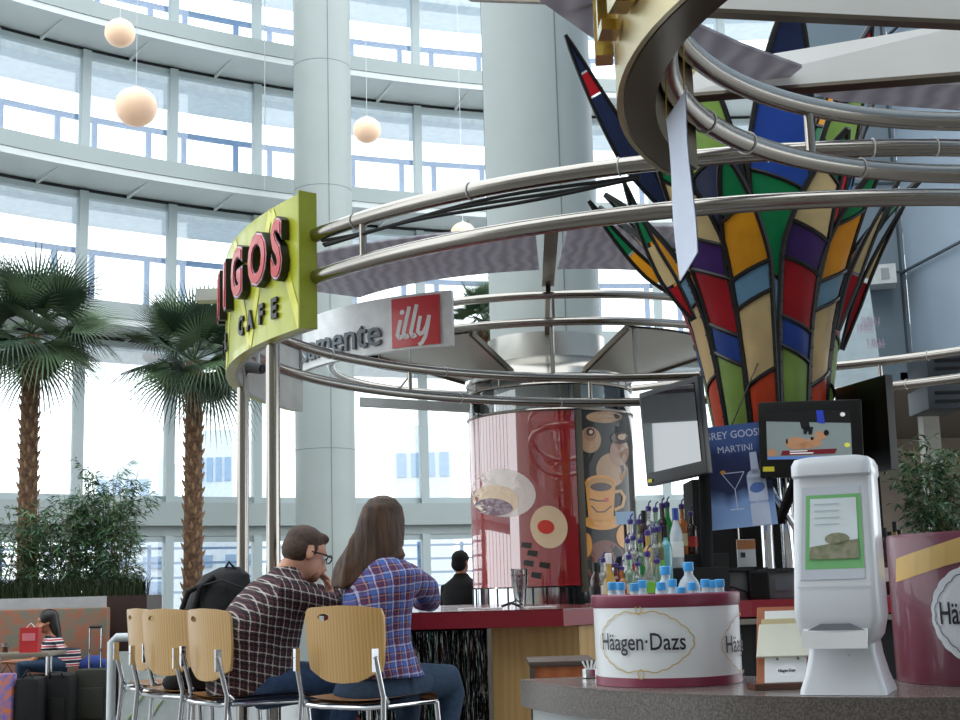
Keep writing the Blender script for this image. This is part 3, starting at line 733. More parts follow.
# the tall navy spike leaning out to the left
def spike(p0, p1, w0, cells, nm='spike'):
    fr = MB(); p0, p1 = Vector(p0), Vector(p1); d = p1-p0; sd = Vector((-d.z, 0, d.x)).normalized()
    def P(u, v):
        bow = math.sin(v*PI)*0.03; return p0+d*v+sd*(u*w0*(1-v)**0.75*min(1, .15+v*2.6)+bow)+Vector((0, -0.05*v*v, 0))
    for u in (-1, 1): fr.tube([P(u, i/16) for i in range(17)], 0.012, 6)
    for v in (.12, .3, .45, .55, .7, .8, .9): fr.tube([P(-1.3, v), P(-1, v)], 0.006, 5)
    root = fr.build(nm, FRAME, sculpt)
    for (m, a, b) in cells:
        MB().grid(lambda u, v: P(u*1.9-.95, a+(b-a)*v), 3, 5).build('coloured_panel', SC[m], root)
spike(at(672, 215, 8.2), at(565, 38, 7.9), 0.11, [('n', 0, .68), ('r', .69, .80), ('n', .81, .97)])
spike(at(682, 300, 8.1), at(588, 203, 7.9), 0.055, [('p', 0, .2), ('a', .22, .5), ('g', .52, .95)])
spike(at(694, 320, 7.75), at(623, 184, 7.6), 0.06, [('r', 0, .25), ('c', .27, .55), ('g', .58, .95)])
spike(at(838, 330, 8.0), at(898, 180, 7.9), 0.045, [('r', 0, .35), ('c', 0.37, .75), ('n', .77, .95)])
spike(at(842, 350, 8.1), at(903, 205, 7.9), 0.035, [('r', 0, .45), ('c', .48, .9)])

# steel stalk below
MB().lathe([(0.30, 2.05), (0.36, 2.03), (0.30, 2.0), (0.14, 1.9)], (SX, SY, 0), 24).build('base_collar', FRAME, sculpt)
for dx in (-0.07, 0.05): MB().tube([(SX+dx, SY, 1.086), (SX+dx, SY, 1.95)], 0.04, 14).build('stalk', CHROME, sculpt)
MB().tube([(SX-0.32, SY-0.1, 1.25), (SX-0.05, SY, 0.85)], 0.02, 8).build('stay', CHROME, sculpt)
MB().tube([(SX-0.05, SY-0.1, 1.75), (SX+0.3, SY-.1, 1.1), (SX+0.1, SY-.1, 0.9)], 0.02, 8).build('stay', CHROME, sculpt)

# ================================================================== COFFEE DRUM
DR = (COLX, 12.7, None)
dl, dr_ = at(469, 480, 12.65), at(636, 480, 12.65); RD_ = (dr_.x-dl.x)/2*0.99; DX = (dl.x+dr_.x)/2; DY = 12.7
dz0, dz1 = oncyl(553, 586, DX, DY, RD_).z, oncyl(553, 410, DX, DY, RD_).z
dtop = oncyl(553, 383, DX, DY, RD_).z; dbot = 0.0
drum = thing('poster_drum', 'big glossy cylinder with a red coffee poster and a dark cup poster', 'display drum', (DX, DY, 0))
def gloss(m, ior=1.5):
    b = m.node_tree.nodes['Principled BSDF']; b.inputs['Coat Weight'].default_value = 1; b.inputs['Coat Roughness'].default_value = 0.015; b.inputs['Coat IOR'].default_value = ior; return m
def dth(px): return cyl_uv(px, 480, DX, DY, RD_)[0]
tL, tS1, tS2, tR = dth(471)-0.5, dth(577), dth(584), dth(634)+0.5
REDP = gloss(mat('red poster', (156, 16, 26), 0.4, rgb2=(176, 30, 34), scale=2), 2.7); DKP = gloss(mat('dark brown poster', (12, 8, 6), 0.5, rgb2=(26, 15, 10), scale=4), 1.25)
MB().arcband(DX, DY, RD_-0.02, RD_, dz0, dz1, tL, tS1, 40).build('red_poster', REDP, drum)
MB().arcband(DX, DY, RD_-0.02, RD_, dz0, dz1, tS2, tR, 30).build('cup_poster', DKP, drum)
MB().arcband(DX, DY, RD_-0.02, RD_+0.012, dz0-0.06, dtop, tS1+0.004, tS2-0.004, 3).build('metal_seam', DARKSTEEL, drum)
MB().arcband(DX, DY, RD_-0.02, RD_+0.012, dz0-0.06, dtop, tL-0.05, tL, 3).build('metal_seam', DARKSTEEL, drum)
MB().arcband(DX, DY, RD_-0.02, RD_, dz0, dz1, tR, tL+2*PI-0.05, 30).build('rear_panel', gloss(mat('rear drum panel', (120, 30, 30), .4)), drum)
MB().arcband(DX, DY, RD_-0.012, RD_-0.004, dz1+0.015, dtop, 0, 2*PI, 64).build('glass_collar', glassmat('drum glass', (.93, .96, .96), .12), drum)
mb = MB()
for z in (dz1+0.01, dtop, dtop+0.09): mb.tube(circ(DX, DY, RD_+0.004, z, n=64, full=True), 0.014, 8, closed=True)
for k in range(14): a = 2*PI*k/14; mb.tube([(DX+RD_*math.cos(a), DY+RD_*math.sin(a), dtop), (DX+RD_*math.cos(a), DY+RD_*math.sin(a), dtop+.09)], 0.008, 6)
mb.build('top_rail', STEEL, drum)
MB().lathe([(RD_+0.02, dtop+0.09), (RD_*0.98, dtop+0.15), (COLR+0.02, dtop+0.30), (COLR+.012, dtop+.30), (RD_*0.96, dtop+0.13)], (DX, DY, 0), 56).build('shallow_lid', STEEL, drum)
MB().lathe([(COLR+.03, dtop+.22), (COLR+.03, 3.50), (COLR+.01, 3.50)], (COLX, 12.7, 0), 56).build('steel_collar', brushed('collar steel', (196, 194, 188), .3), drum)
MB().arcband(DX, DY, RD_-0.02, RD_+0.005, 0.0, dz0-0.012, 0, 2*PI, 64).build('steel_skirt', CHROME, drum)
mb = MB()
for k in range(40): a = 2*PI*k/40; mb.box((DX+(RD_+.004)*math.cos(a), DY+(RD_+.004)*math.sin(a), dz0-0.16), (0.012, 0.014, 0.30), m=Matrix.Rotation(a, 3, 'Z'))
mb.build('skirt_joint', BLACK, drum)
def dm(lift):
    def f(px, py, d=0.0):
        a, z = cyl_uv(px, py, DX, DY, RD_); r = RD_+lift; return Vector((DX+r*math.cos(a), DY+r*math.sin(a), z))
    return f
def prt(name, m, lift, shapes):
    mb = MB()
    for s_ in shapes:
        if s_[0] == 'd': mb.disc(dm(lift), *s_[1:])
        else: mb.line(dm(lift), s_[1], s_[2])
    return mb.build(name, gloss(m), drum, smooth=0)
def pm(n, c): return mat(n, c, 0.4, var=.03)
CREAM = pm('print cream', (238, 206, 170)); PINKW = pm('print pale pink', (240, 222, 214)); PLUM = pm('print plum', (122, 82, 100)); REDR = pm('print bright red', (222, 64, 48)); BLK = pm('print black', (24, 14, 14))
YEL = pm('print yellow cup', (236, 160, 62)); YEL2 = pm('print dark yellow', (208, 146, 60)); COF = pm('print coffee', (70, 32, 20)); TAN = pm('print tan saucer', (196, 150, 106)); TAN2 = pm('print tan cup', (176, 128, 96)); PINK3 = pm('print red poster light', (214, 96, 84))
prt('printed_saucer', PINKW, .002, [('d', 504, 493, 32, 24, 32, 3, 0.15)])
prt('printed_bowl', CREAM, .004, [('d', 496, 500, 23, 15, 28, 3, 0.1)])
prt('printed_coffee', PLUM, .006, [('d', 494, 507, 19, 8.5, 24, 2, 0.08)])
prt('printed_ring', CREAM, .004, [('d', 549, 527, 18.5, 21.5, 32, 3, -.2)])
prt('printed_ring_center', REDR, .006, [('d', 546, 527, 8.5, 7, 24, 2, .2)])
mb = MB()
for px, py in ((533, 553), (529, 563), (545, 565), (537, 575), (527, 545)): mb.quadm(dm(.003), [(px-5, py-3), (px+5, py-2), (px+4, py+4), (px-6, py+2)], 2, 2)
mb.build('printed_beans', gloss(BLK), drum)
# dark poster cups
PG = gloss
def gloss(m, ior=1.3): return PG(m, ior)
prt('printed_saucer', TAN, .002, [('d', 611, 470, 15, 17, 24, 2), ('d', 590, 440, 11, 13, 24, 2), ('d', 604, 417, 18, 6, 24, 2)])
prt('printed_cup', TAN2, .004, [('d', 619, 452, 9.5, 14, 24, 2)]); prt('printed_cup', TAN2, .004, [('d', 590, 434, 6, 7, 20, 2)])
prt('printed_coffee', COF, .006, [('d', 619, 438, 8.5, 6, 20, 2)]); prt('printed_coffee', COF, .006, [('d', 590, 432, 4, 4, 16, 1)])
prt('printed_latte_art', CREAM, .008, [('d', 621, 437, 4, 3, 16, 1), ('d', 590.5, 432, 2, 2, 12, 1)])
prt('printed_base', YEL, .0045, [('d', 602, 522, 18.5, 8, 28, 2)])
mb = MB(); mb.quadm(dm(.006), [(585, 483), (615, 483), (613, 516), (588, 516)], 6, 6); mb.disc(dm(.006), 600, 483, 15.5, 8, 28, 2); mb.disc(dm(.006), 600.5, 516, 12.5, 4, 24, 2); mb.build('printed_yellow_cup', gloss(YEL), drum)
mb = MB(); mb.line(dm(.0065), [(614, 492), (620, 491), (624, 497), (622, 506), (614, 510)], 3.4); mb.build('printed_handle', gloss(YEL2), drum)
prt('printed_rim_shade', YEL2, .007, [('d', 600, 484, 13.5, 6.5, 28, 2)]); prt('printed_coffee', COF, .008, [('d', 600.5, 487, 10.5, 4.2, 24, 2)])
mb = MB(); mb.line(dm(.008), [(591, 506), (597, 512), (604, 512), (611, 506)], 1.2); mb.line(dm(.008), [(589, 499), (597, 501), (604, 501)], 1.3); mb.build('printed_smile', gloss(COF), drum)
mb = MB(); mb.quadm(dm(.008), [(604, 498), (608, 498), (608, 502), (604, 502)], 1, 1); mb.build('printed_square', gloss(REDR), drum)
prt('printed_cup', YEL, .003, [('d', 625, 536, 9, 12, 20, 2)]); prt('printed_cup', YEL, .003, [('d', 587, 545, 5, 12, 20, 2)])
prt('printed_glow', pm('print rust', (120, 48, 26)), .001, [('d', 605, 562, 20, 22, 24, 2)])

gloss = PG
# ================================================================== BAR
BZ = 1.085
BARTOP = mat('dark red laminate', (112, 22, 34), 0.25, coat=0.5, var=0.05, scale=60); BAREDGE = mat('red laminate edge', (136, 22, 38), 0.4, coat=0.1, var=.08, scale=80)
OAK = stripes('pale maple panel', (204, 166, 108), (194, 154, 96), 'X', 2.2, 0.45, 12.0, stretch=(3, 3, .35))
DARKIN = mat('dark bar interior', (7, 7, 8), 0.7); GREYST = brushed('grey stainless front', (120, 128, 136), .35)
L0 = Vector((-0.83, 6.98)); F1 = Vector((0.38, 6.85)); F2 = Vector((0.62, 7.13)); F3 = Vector((3.2, 8.05))
bar = thing('bar_counter', 'bar counter with dark red top, maple end panel and tinsel front', 'counter', (0.4, 7.3, 0))
poly = [L0, F1, F2, Vector((0.9, 7.6)), Vector((0.55, 8.2)), Vector((0.2, 9.4)), Vector((-0.4, 9.6)), Vector((-1.0, 8.6))]
MB().prism([(p.x, p.y) for p in poly], BZ-0.006, BZ).build('countertop', BARTOP, bar, smooth=0)
MB().prism([(p.x, p.y) for p in poly], BZ-0.085, BZ-0.007).build('top_edge', BAREDGE, bar, smooth=0)
q0, q1 = onz(483, 612, BZ), onz(572, 610, BZ)
pa, pb = Vector((0.02, 7.02)), Vector((0.465, 7.0)); pc = Vector((0.60, 7.22))
MB().prism([pa, pb, pc, Vector((0.15, 7.6)), Vector((0.02, 7.5))], 0, BZ-0.09).build('end_panel', OAK, bar, smooth=0)
MB().box((0.008, 7.0, (BZ-.09)/2), (0.022, 0.05, BZ-0.09)).build('corner_trim', STEEL, bar)
MB().prism([(-0.75, 7.15), (0.0, 7.12), (0.1, 7.6), (-0.75, 7.9)], 0, BZ-0.09).build('dark_core', DARKIN, bar, smooth=0)
MB().prism([pc+Vector((.004, 0.01)), (0.95, 7.6), (0.7, 7.9), (0.3, 7.6)], 0, BZ-0.09).build('steel_side', GREYST, bar, smooth=0)
TMS = [mat('silver foil', (200, 204, 204), 0.15, 1), mat('dark foil', (30, 32, 32), 0.2, .6), mat('red foil', (120, 40, 40), 0.2, 1), mat('green foil', (60, 110, 90), 0.2, 1)]
mb = MB()
for i in range(1500):
    x = random.uniform(-0.74, 0.0); y = 7.06+random.uniform(0, .05); ang_ = random.uniform(0, PI); wv = random.uniform(.0009, .002)
    mb.cur = random.choices([0, 1, 2, 3], [5, 7, .8, .6])[0]
    z = BZ-.1; pts = []
    while z > 0.25:
        pts.append((x+random.uniform(-.004, .004), y+random.uniform(-.005, .005), z)); z -= random.uniform(.02, .06)
    vs = []
    for j, p in enumerate(pts):
        a = ang_+j*random.uniform(.5, 1.2); d = Vector((math.cos(a), math.sin(a), 0))*wv; vs += [Vector(p)+d, Vector(p)-d]
    mb.add(vs, [(2*j, 2*j+1, 2*j+3, 2*j+2) for j in range(len(pts)-1)])
o = mb.build('tinsel_curtain', TMS, smooth=0); tag(o, 'curtain of silver and dark tinsel strips hanging under the bar top', 'tinsel', kind='stuff')
# inner run of the bar on the right
bk = thing('bar_counter', 'inner red counter run behind the round tub and dispenser', 'counter', (1.9, 8.0, 0))
ang3 = math.atan2(F3.y-F2.y, F3.x-F2.x)
q = [Vector((0.95, 7.62)), Vector((1.50, 7.78)), Vector((2.9, 7.95)), Vector((2.9, 9.0)), Vector((0.62, 8.6))]
MB().prism(q, BZ-0.09, BZ).build('countertop', BAREDGE, bk, smooth=0)
MB().prism([p+Vector((0, .06)) for p in q], 0, BZ-0.10).build('base', DARKIN, bk, smooth=0)
MB().bar((0.98, 7.66, BZ-0.115), (2.88, 7.98, BZ-.115), 0.02, 0.03).build('under_rail', STEEL, bk)
# stepped bottle rack
rk = thing('bottle_rack', 'black stepped rack under the bar bottles', 'rack', (1.0, 7.9, BZ))
STEPS = [(7.68, BZ), (7.82, BZ+.105), (7.96, BZ+.195), (8.10, BZ+.275)]
for i in (1, 2, 3):
    y, z = STEPS[i]; MB().box((1.01+.03*i, y+0.0, (BZ+z)/2+.001), (0.66, 0.128, z-BZ-.002), bevel=.003).build('step', BLACK, rk)

def bottle(px, ytop, row, kind, w=None, xoff=0):
    y, z = STEPS[row]; d = ray(px, ytop); top = d*y; h = top.z+CAM_Z-z; x = top.x
    colr, liq, cap, lab, labelcol, shape = kind
    t = thing('liquor_bottle', lab, 'bottle', (x, y, z+0.001), 'liquor bottles on the stepped rack')
    r = w or 0.036; hb = h-0.05 if cap == 'pour' else h
    if shape == 'slim': prof = [(r*.9, 0), (r, .008), (r, hb*.55), (r*.85, hb*.62), (r*.42, hb*.76), (r*.38, hb*.98)]
    elif shape == 'round': prof = [(r*.9, 0), (r*1.15, .01), (r*1.25, hb*.3), (r*1.15, hb*.48), (r*.5, hb*.64), (r*.36, hb*.98)]
    else: prof = [(r*.9, 0), (r, .008), (r, hb*.64), (r*.8, hb*.70), (r*.42, hb*.75), (r*.4, hb*.98)]
    MB().lathe(prof, (0, 0, 0), 16).build('glass_body', colr, t, local=True)
    if labelcol: MB().lathe([(r*1.02 if shape != 'round' else r*1.27, hb*.18), (r*1.02 if shape != 'round' else r*1.27, hb*.44)], (0, 0, 0), 16).build('paper_label', labelcol, t, local=True)
    if cap == 'pour':
        mb = MB(); mb.lathe([(r*.5, hb*.96), (r*.52, hb*1.05), (r*.2, hb*1.08)], (0, 0, 0), 10); mb.tube([(0, 0, hb*1.05), (0.004, -0.004, h-.012), (0.016, -0.01, h)], 0.0045, 6); mb.build('pour_spout', PURP, t, local=True)
    else: MB().lathe([(r*.5, hb*.80), (r*.5, hb), (r*.4, hb+.002)], (0, 0, 0), 12).build('cap', cap, t, local=True)
    return t
PURP = mat('purple pourer', (62, 44, 120), 0.35)
bglass = lambda n, c, r=.08: mat(n, c, r, 0, .05, 20, coat=.6)
CL, CLG, GRN, TEAL, AMB, DKB, OLIVE, GOLDB, FROST, RUBY = (mat('clear bottle', (214, 222, 220), .05, coat=.6, trans=.75, var=.02), mat('pale green bottle', (170, 206, 176), .05, coat=.6, trans=.7, var=.02), bglass('green bottle', (24, 140, 50)), bglass('teal bottle', (96, 160, 168)),
    bglass('amber bottle', (176, 100, 30)), bglass('dark brown bottle', (48, 20, 14)), bglass('olive bottle', (96, 100, 60)), bglass('gold bottle', (190, 150, 70)), bglass('frosted bottle', (196, 204, 212), .4), bglass('ruby bottle', (96, 26, 22)))
LW, LR, LK, LC, LG = PAPER, mat('red label', (170, 40, 34), .6), mat('black label', (24, 24, 26), .5), mat('cream label', (222, 206, 160), .6), mat('green label', (120, 190, 60), .5)
BLUECAP = mat('blue foil cap', (44, 78, 160), .35)
for px, yt, row, kind in (
    (648, 501, 3, (CL, 0, 'pour', 'clear bottle with white label, leftmost of the top step', LW, 's')),
    (655, 502, 3, (CLG, 0, 'pour', 'clear bottle beside a white-labelled one on the top step', LK, 's')),
    (661.5, 498, 3, (DKB, 0, 'pour', 'dark bottle left of the bright green bottle', None, 's')),
    (666.5, 497, 3, (GRN, 0, 'pour', 'bright green bottle on the top step', None, 'slim')),
    (681, 499, 3, (AMB, 0, 'pour', 'amber bottle with cream label right of the frosted vodka bottle', LC, 's')),
    (690, 506, 3, (DKB, 0, 'pour', 'dark brown bottle at the right end of the top step', LR, 's')),
    (630, 514, 2, (CL, 0, 'pour', 'clear bottle at the left end of the third step', LR, 's')),
    (638.5, 514, 2, (OLIVE, 0, 'pour', 'olive bottle with purple pourer on the third step', LK, 's')),
    (643.5, 511, 2, (DKB, 0, BLACK, 'slim black-capped bottle on the third step', None, 'slim')),
    (675, 508.5, 2, (FROST, 0, BLUECAP, 'tall frosted bottle with blue cap', LW, 'slim')),
    (627, 533, 1, (CL, 0, 'pour', 'clear bottle at the left end of the second step', LW, 's')),
    (633, 530, 1, (CL, 0, 'pour', 'clear bottle with red label on the second step', LR, 's')),
    (640, 533, 1, (CLG, 0, 'pour', 'pale bottle with green label on the second step', mat('dark green label', (30, 130, 60), .5), 's')),
    (647, 525, 1, (GOLDB, 0, 'pour', 'golden bottle with cream label on the second step', LC, 's')),
    (653.5, 522, 1, (CL, 0, 'pour', 'tall clear bottle in the middle of the second step', None, 's')),
    (659, 521, 1, (OLIVE, 0, 'pour', 'olive bottle left of the teal bottle', LG, 's')),
    (665, 526, 1, (TEAL, 0, BLACK, 'teal bottle with black cap on the second step', None, 's')),
    (595.5, 563, 0, (DKB, 0, BLACK, 'black bottle at the left end of the bottom row', LK, 'slim')),
    (602.5, 552, 0, (CL, 0, 'pour', 'clear bottle with white label near the left of the bottom row', LW, 's')),
    (608, 554, 0, (GOLDB, 0, LW, 'golden bottle with white cap in the bottom row', LC, 'round')),
    (615.5, 557, 0, (RUBY, 0, 'pour', 'dark red bottle in the bottom row', LW, 's')),
    (621, 560, 0, (AMB, 0, 'pour', 'short amber bottle in the bottom row', LR, 's')),
    (628.5, 549, 0, (CLG, 0, 'pour', 'greenish bottle with white label in the middle of the bottom row', LC, 's')),
    (637, 556, 0, (CL, 0, 'pour', 'clear bottle with dark label in the middle of the bottom row', LK, 's')),
    (647, 546, 0, (CL, 0, 'pour', 'wide clear bottle with lime green label', LG, 'round')),
    (657, 553, 0, (CLG, 0, 'pour', 'pale green bottle at the right end of the bottom row', LG, 'round'))):
    bottle(px, yt, row, kind, 0.040 if kind[5] == 'round' else (0.039 if kind[0] is FROST else 0.034))
# more bottles far right behind the dispenser
for i, (px, yt, cm) in enumerate(((884, 528, DKB), (889.5, 532, AMB), (894.5, 522, GOLDB), (899, 530, DKB))):
    y = 8.6; tp = at(px, yt, y); h = tp.z-BZ
    t = thing('liquor_bottle', ['dark bottle nearest the dispenser on its right', 'amber bottle just right of the dispenser', 'gold bottle right of the dispenser, third along', 'dark bottle beside the plant on the right'][i], 'bottle', (tp.x, y, BZ+.001), 'bottles right of the dispenser')
    MB().lathe([(.032, 0), (.034, .01), (.034, h*.58), (.014, h*.72), (.013, h*.98)], seg=14).build('glass_body', cm, t, local=True)
    MB().lathe([(.0345, h*.2), (.0345, h*.4)], seg=14).build('paper_label', LC if i % 2 else LW, t, local=True)
    MB().lathe([(.016, h*.86), (.016, h), (.01, h+.002)], seg=10).build('cap', BLACK, t, local=True)

# things on the bar top
def on_bar(px, py): p = onz(px, py, BZ); return p
p = at(524, 606, 7.5); x = p.x
t = thing('tumbler_stack', 'stack of clear plastic tumblers on the red bar top', 'cups', (x-.02, 7.5, BZ+.001))
CUPG = glassmat('clear plastic', (.80, .84, .84), .22, .05)
for i in range(2): MB().lathe([(.030, .02+.03*i), (.046, .17+.03*i), (.049, .18+.03*i), (.044, .17+.03*i), (.028, .03+.03*i)], seg=20).build('tumbler', CUPG, t, local=True)
MB().lathe([(.029, .0), (.030, .02), (.0, .021)], seg=16).build('bottom', CUPG, t, local=True)
for i, (px, w_, d_, lab) in enumerate(((492, .11, .10, 'white paper sheet lying left on the bar top'), (540, .16, .08, 'white paper sheet lying right of the tumblers'), (470, .12, .06, 'small pale flyer near the drum on the bar top'))):
    y = 7.35+.1*i; x = at(px, 606, y).x
    tag(MB().box((x, y, BZ+.004), (w_, d_, .006), rz=.3*i).build('paper_sheet', PAPER), lab, 'paper')
y = 7.3; x = at(511, 606, y).x
t = thing('bottle_opener', 'small black tangle of tools on the bar top', 'tool', (x, y, BZ+.001))
MB().tube([(-.05, 0, .012), (0, .01, .03), (.05, 0, .010)], .007, 8).build('handle', BLACK, t, local=True)
MB().tube([(-.01, -.02, .02), (.03, .02, .045), (.06, -.02, .02)], .005, 8).build('blade', BLACK, t, local=True)
# till screen, note screen, registers
SCRB = mat('pale blue till screen', (150, 178, 205), .3, emit=.25)
p = at(625, 518, 8.6); t = thing('till_screen', 'small pale blue till screen behind the bottles', 'screen', (p.x, 8.6, BZ))
MB().box((0, 0, p.z-BZ+.0), (.115, .015, .08)).build('screen', SCRB, t, local=True); MB().tube([(0, .015, 0), (0, .015, p.z-BZ-.03)], .01, 8).build('stand', BLACK, t, local=True)
y = 8.2; x = at(608, 550, y).x; t = thing('card_terminal', 'dark payment terminal with lit screen left of the bottles', 'terminal', (x, y, BZ))
MB().box((0, 0, .17), (.13, .05, .10), m=Matrix.Rotation(-.3, 3, 'X')).build('body', BLACK, t, local=True); MB().box((0, -.028, .175), (.09, .006, .075), m=Matrix.Rotation(-.3, 3, 'X')).build('screen', mat('lit white screen', (225, 232, 238), .4, emit=.4), t, local=True)
MB().tube([(0, 0.02, 0), (0, 0.02, .14)], .02, 8).build('stand', BLACK, t, local=True)
y = 8.15
def bxp(name, lab, cat, x0_, y0_, x1_, y1_, Y, depth, m, zb=None):
    A, B = at(x0_, y1_, Y), at(x1_, y0_, Y); z0_ = zb if zb is not None else A.z
    t = thing(name, lab, cat, ((A.x+B.x)/2, Y+depth/2, z0_)); MB().box((0, 0, (B.z-z0_)/2), (B.x-A.x, depth, B.z-z0_), bevel=.008).build('body', m, t, local=True); t['w'] = B.x-A.x; t['h'] = B.z-z0_; return t
GREYM = mat('grey machine metal', (112, 116, 120), .35, .4)
t = bxp('receipt_printer', 'grey metal printer unit left of the black box on the inner counter', 'printer', 716, 571, 752, 597, 8.15, .28, GREYM, BZ)
MB().box((0, -.02, t['h']+.012), (t['w']*1.05, .3, .02)).build('lid', mat('dark lid', (44, 46, 50), .4), t, local=True)
MB().tube([(-.08, -.15, .02), (-.02, -.17, .08), (.06, -.16, .05), (.1, -.15, .0)], .006, 6).build('cable', BLACK, t, local=True)
t = bxp('black_speaker', 'glossy black box between the two grey machines', 'box', 750, 570, 769, 599, 8.1, .2, BLACK, BZ); MB().box((0, -.101, t['h']*.5), (t['w']*.8, .006, t['h']*.8)).build('front_panel', MATTBLACK, t, local=True)
t = bxp('coffee_machine', 'grey metal machine on the inner counter left of the dispenser', 'machine', 768, 571, 812, 597, 8.15, .3, GREYM, BZ)
MB().box((0, -.02, t['h']+.012), (t['w'], .3, .02)).build('lid', mat('dark lid', (44, 46, 50), .4), t, local=True); MB().box((-.05, -.155, t['h']*.5), (.08, .01, .06)).build('drawer', GREYST, t, local=True)
t = bxp('table_sign', 'small upright sign card with orange header on the grey machine', 'sign', 738, 539, 755, 568, 8.22, .012, PAPER)
MB().box((0, -.008, t['h']*.82), (t['w'], .004, t['h']*.33)).build('orange_header', mat('orange header', (196, 132, 82), .6), t, local=True)
MB().box((-.022, -.008, t['h']*.45), (.028, .004, .03)).build('small_icon', mat('dark icon', (60, 66, 80), .6), t, local=True)
MB().box((0, 0, -.02), (t['w']*1.05, .05, .05)).build('foot', BLACK, t, local=True)
# dark equipment mass behind the bar
for (a, b, c, d, Y, dep, lab) in ((698, 478, 742, 600, 8.75, .4, 'tall black fridge behind the bottles'), (742, 466, 798, 600, 8.95, .4, 'black shelving unit under the poster'), (799, 476, 880, 600, 9.0, .4, 'black cabinet behind the dispenser')):
    t = bxp('back_cabinet', lab, 'cabinet', a, b, c, d, Y, dep, MATTBLACK, 0.0); MB().box((0, -dep/2-.004, t['h']*.6), (t['w']*.9, .01, t['h']*.7)).build('door', DARKIN, t, local=True)
    MB().tube([(t['w']*.35, -dep/2-.02, t['h']*.75), (t['w']*.35, -dep/2-.02, t['h']*.9)], .006, 6).build('handle', STEEL, t, local=True)

# ================================================================== TVS AND POSTER
BEZ = mat("gloss black bezel", (5, 5, 6), .3, coat=.1); LCD = mat('switched off screen', (26, 32, 40), .06, 0, .02, coat=1.0)
def tv(name, lab, pTL, pTR, pBR, pBL, th=.05, screen=None, inset=.035, flip=False):
    c = (pTL+pTR+pBR+pBL)/4; xa = (pTR-pTL+pBR-pBL); W = xa.length/2; xa.normalize(); ya = (pTL-pBL+pTR-pBR); Hh = ya.length/2; ya = (ya-xa*ya.dot(xa)).normalized(); n = xa.cross(ya)
    if n.y > 0 and not flip: n = -n
    t = thing(name, lab, 'television', c)
    R3 = Matrix((xa, ya, xa.cross(ya))).transposed()
    MB().box(c-n*th*0.5, (W, Hh, th), m=R3, bevel=.012).build('casing', BEZ, t)
    MB().box(c-n*(th+.03), (W*.6, Hh*.6, .06), m=R3, bevel=.015).build('rear_bulge', MATTBLACK, t)
    return t, c, xa, ya, n, W, Hh, R3
t, c, xa, ya, n, W, Hh, R3 = tv('television', 'television on the left reflecting the bright windows', at(640, 392, 8.05), at(700, 375, 7.62), at(704, 473, 7.62), at(645, 488, 8.05))
sm = gloss(LCD, 2.4); MB().box(c+n*.003+ya*.02, (W-.06, Hh-.11, .006), m=R3).build('screen', sm, t)
MB().box(c+n*.004-ya*(Hh/2-.03)-xa*(W/2-.04), (.03, .02, .004), m=R3).build('yellow_sticker', mat('yellow sticker', (230, 214, 60), .5), t)
MB().tube([c-n*.1, c-n*.1+Vector((0.12, 0.1, -.25)), (c.x+.18, c.y+.1, BZ+.02)], .035, 10).build('mount_arm', MATTBLACK, t)
t, c, xa, ya, n, W, Hh, R3 = tv('television', 'television in the middle showing a wrestling match', at(757, 401, 7.9), at(862, 400, 7.75), at(864, 475, 7.75), at(761, 479, 7.9))
pic = planemap(c-xa*(W/2-.045)-ya*(Hh/2-.115), xa, ya, .004); PW, PH = W-.11, Hh-.165
sgn = 1 if n.dot(xa.cross(ya)) > 0 else -1
def em(nm, rgb, e=.3): return mat(nm, rgb, .4, emit=e, var=.02)
def picm(l): return lambda u, v, d=0.0: c-xa*(W/2-.045)-ya*(Hh/2-.105)+n*(l)+xa*u*PW+ya*v*PH
mb = MB(); mb.quadm(picm(.004), [(0, 0), (1, 0), (1, 1), (0, 1)], 1, 1); scr = mb.build('screen', em('screen mat grey', (128, 140, 140)), t)
def pics(nm, m, l, fn): mb = MB(); fn(mb, picm(l)); mb.build(nm, m, scr)
pics('picture_crowd', em('screen dark', (18, 18, 20), .3), .005, lambda b, f: b.quadm(f, [(0, .80), (1, .72), (1, 1), (0, 1)], 2, 1))
pics('picture_post', em('screen blue', (40, 60, 170)), .006, lambda b, f: b.quadm(f, [(.61, .74), (.70, .72), (.68, 1), (.60, 1)], 1, 1))
pics('picture_referee', em('screen dark', (18, 18, 20), .3), .006, lambda b, f: (b.quadm(f, [(.42, .62), (.52, .62), (.50, .95), (.38, .95)], 1, 1), b.quadm(f, [(.44, .52), (.47, .5), (.52, .66), (.44, .66)], 1, 1), b.quadm(f, [(.50, .5), (.54, .5), (.56, .66), (.49, .66)], 1, 1)))
SKS = em('screen skin', (176, 132, 100)); SKD = em('screen skin dark', (150, 96, 66))
pics('picture_figures', SKS, .006, lambda b, f: (b.disc(f, .35, .33, .13, .13, 20, 1, -.1), b.disc(f, .56, .34, .09, .10, 18, 1, .5), b.disc(f, .64, .48, .07, .09, 18, 1, .3), b.disc(f, .06, .14, .06, .08, 16, 1), b.disc(f, .46, .28, .10, .07, 16, 1)))
for a_ in ((.71, .53, .032, .06), (.54, .42, .02, .035), (.24, .37, .012, .06)): pics('picture_hair', em('screen dark', (18, 18, 20), .3), .007, lambda b, f: b.disc(f, *a_, 14, 1))
pics('picture_caption', em('screen maroon', (96, 20, 34), .5), .007, lambda b, f: b.quadm(f, [(.16, .08), (.80, .10), (.83, .20), (.18, .18)], 1, 1))
pics('picture_caption_text', em('screen white', (230, 230, 230)), .008, lambda b, f: (b.quadm(f, [(.27, .155), (.48, .16), (.48, .18), (.27, .175)], 1, 1), b.quadm(f, [(.27, .105), (.55, .11), (.55, .135), (.27, .13)], 1, 1)))
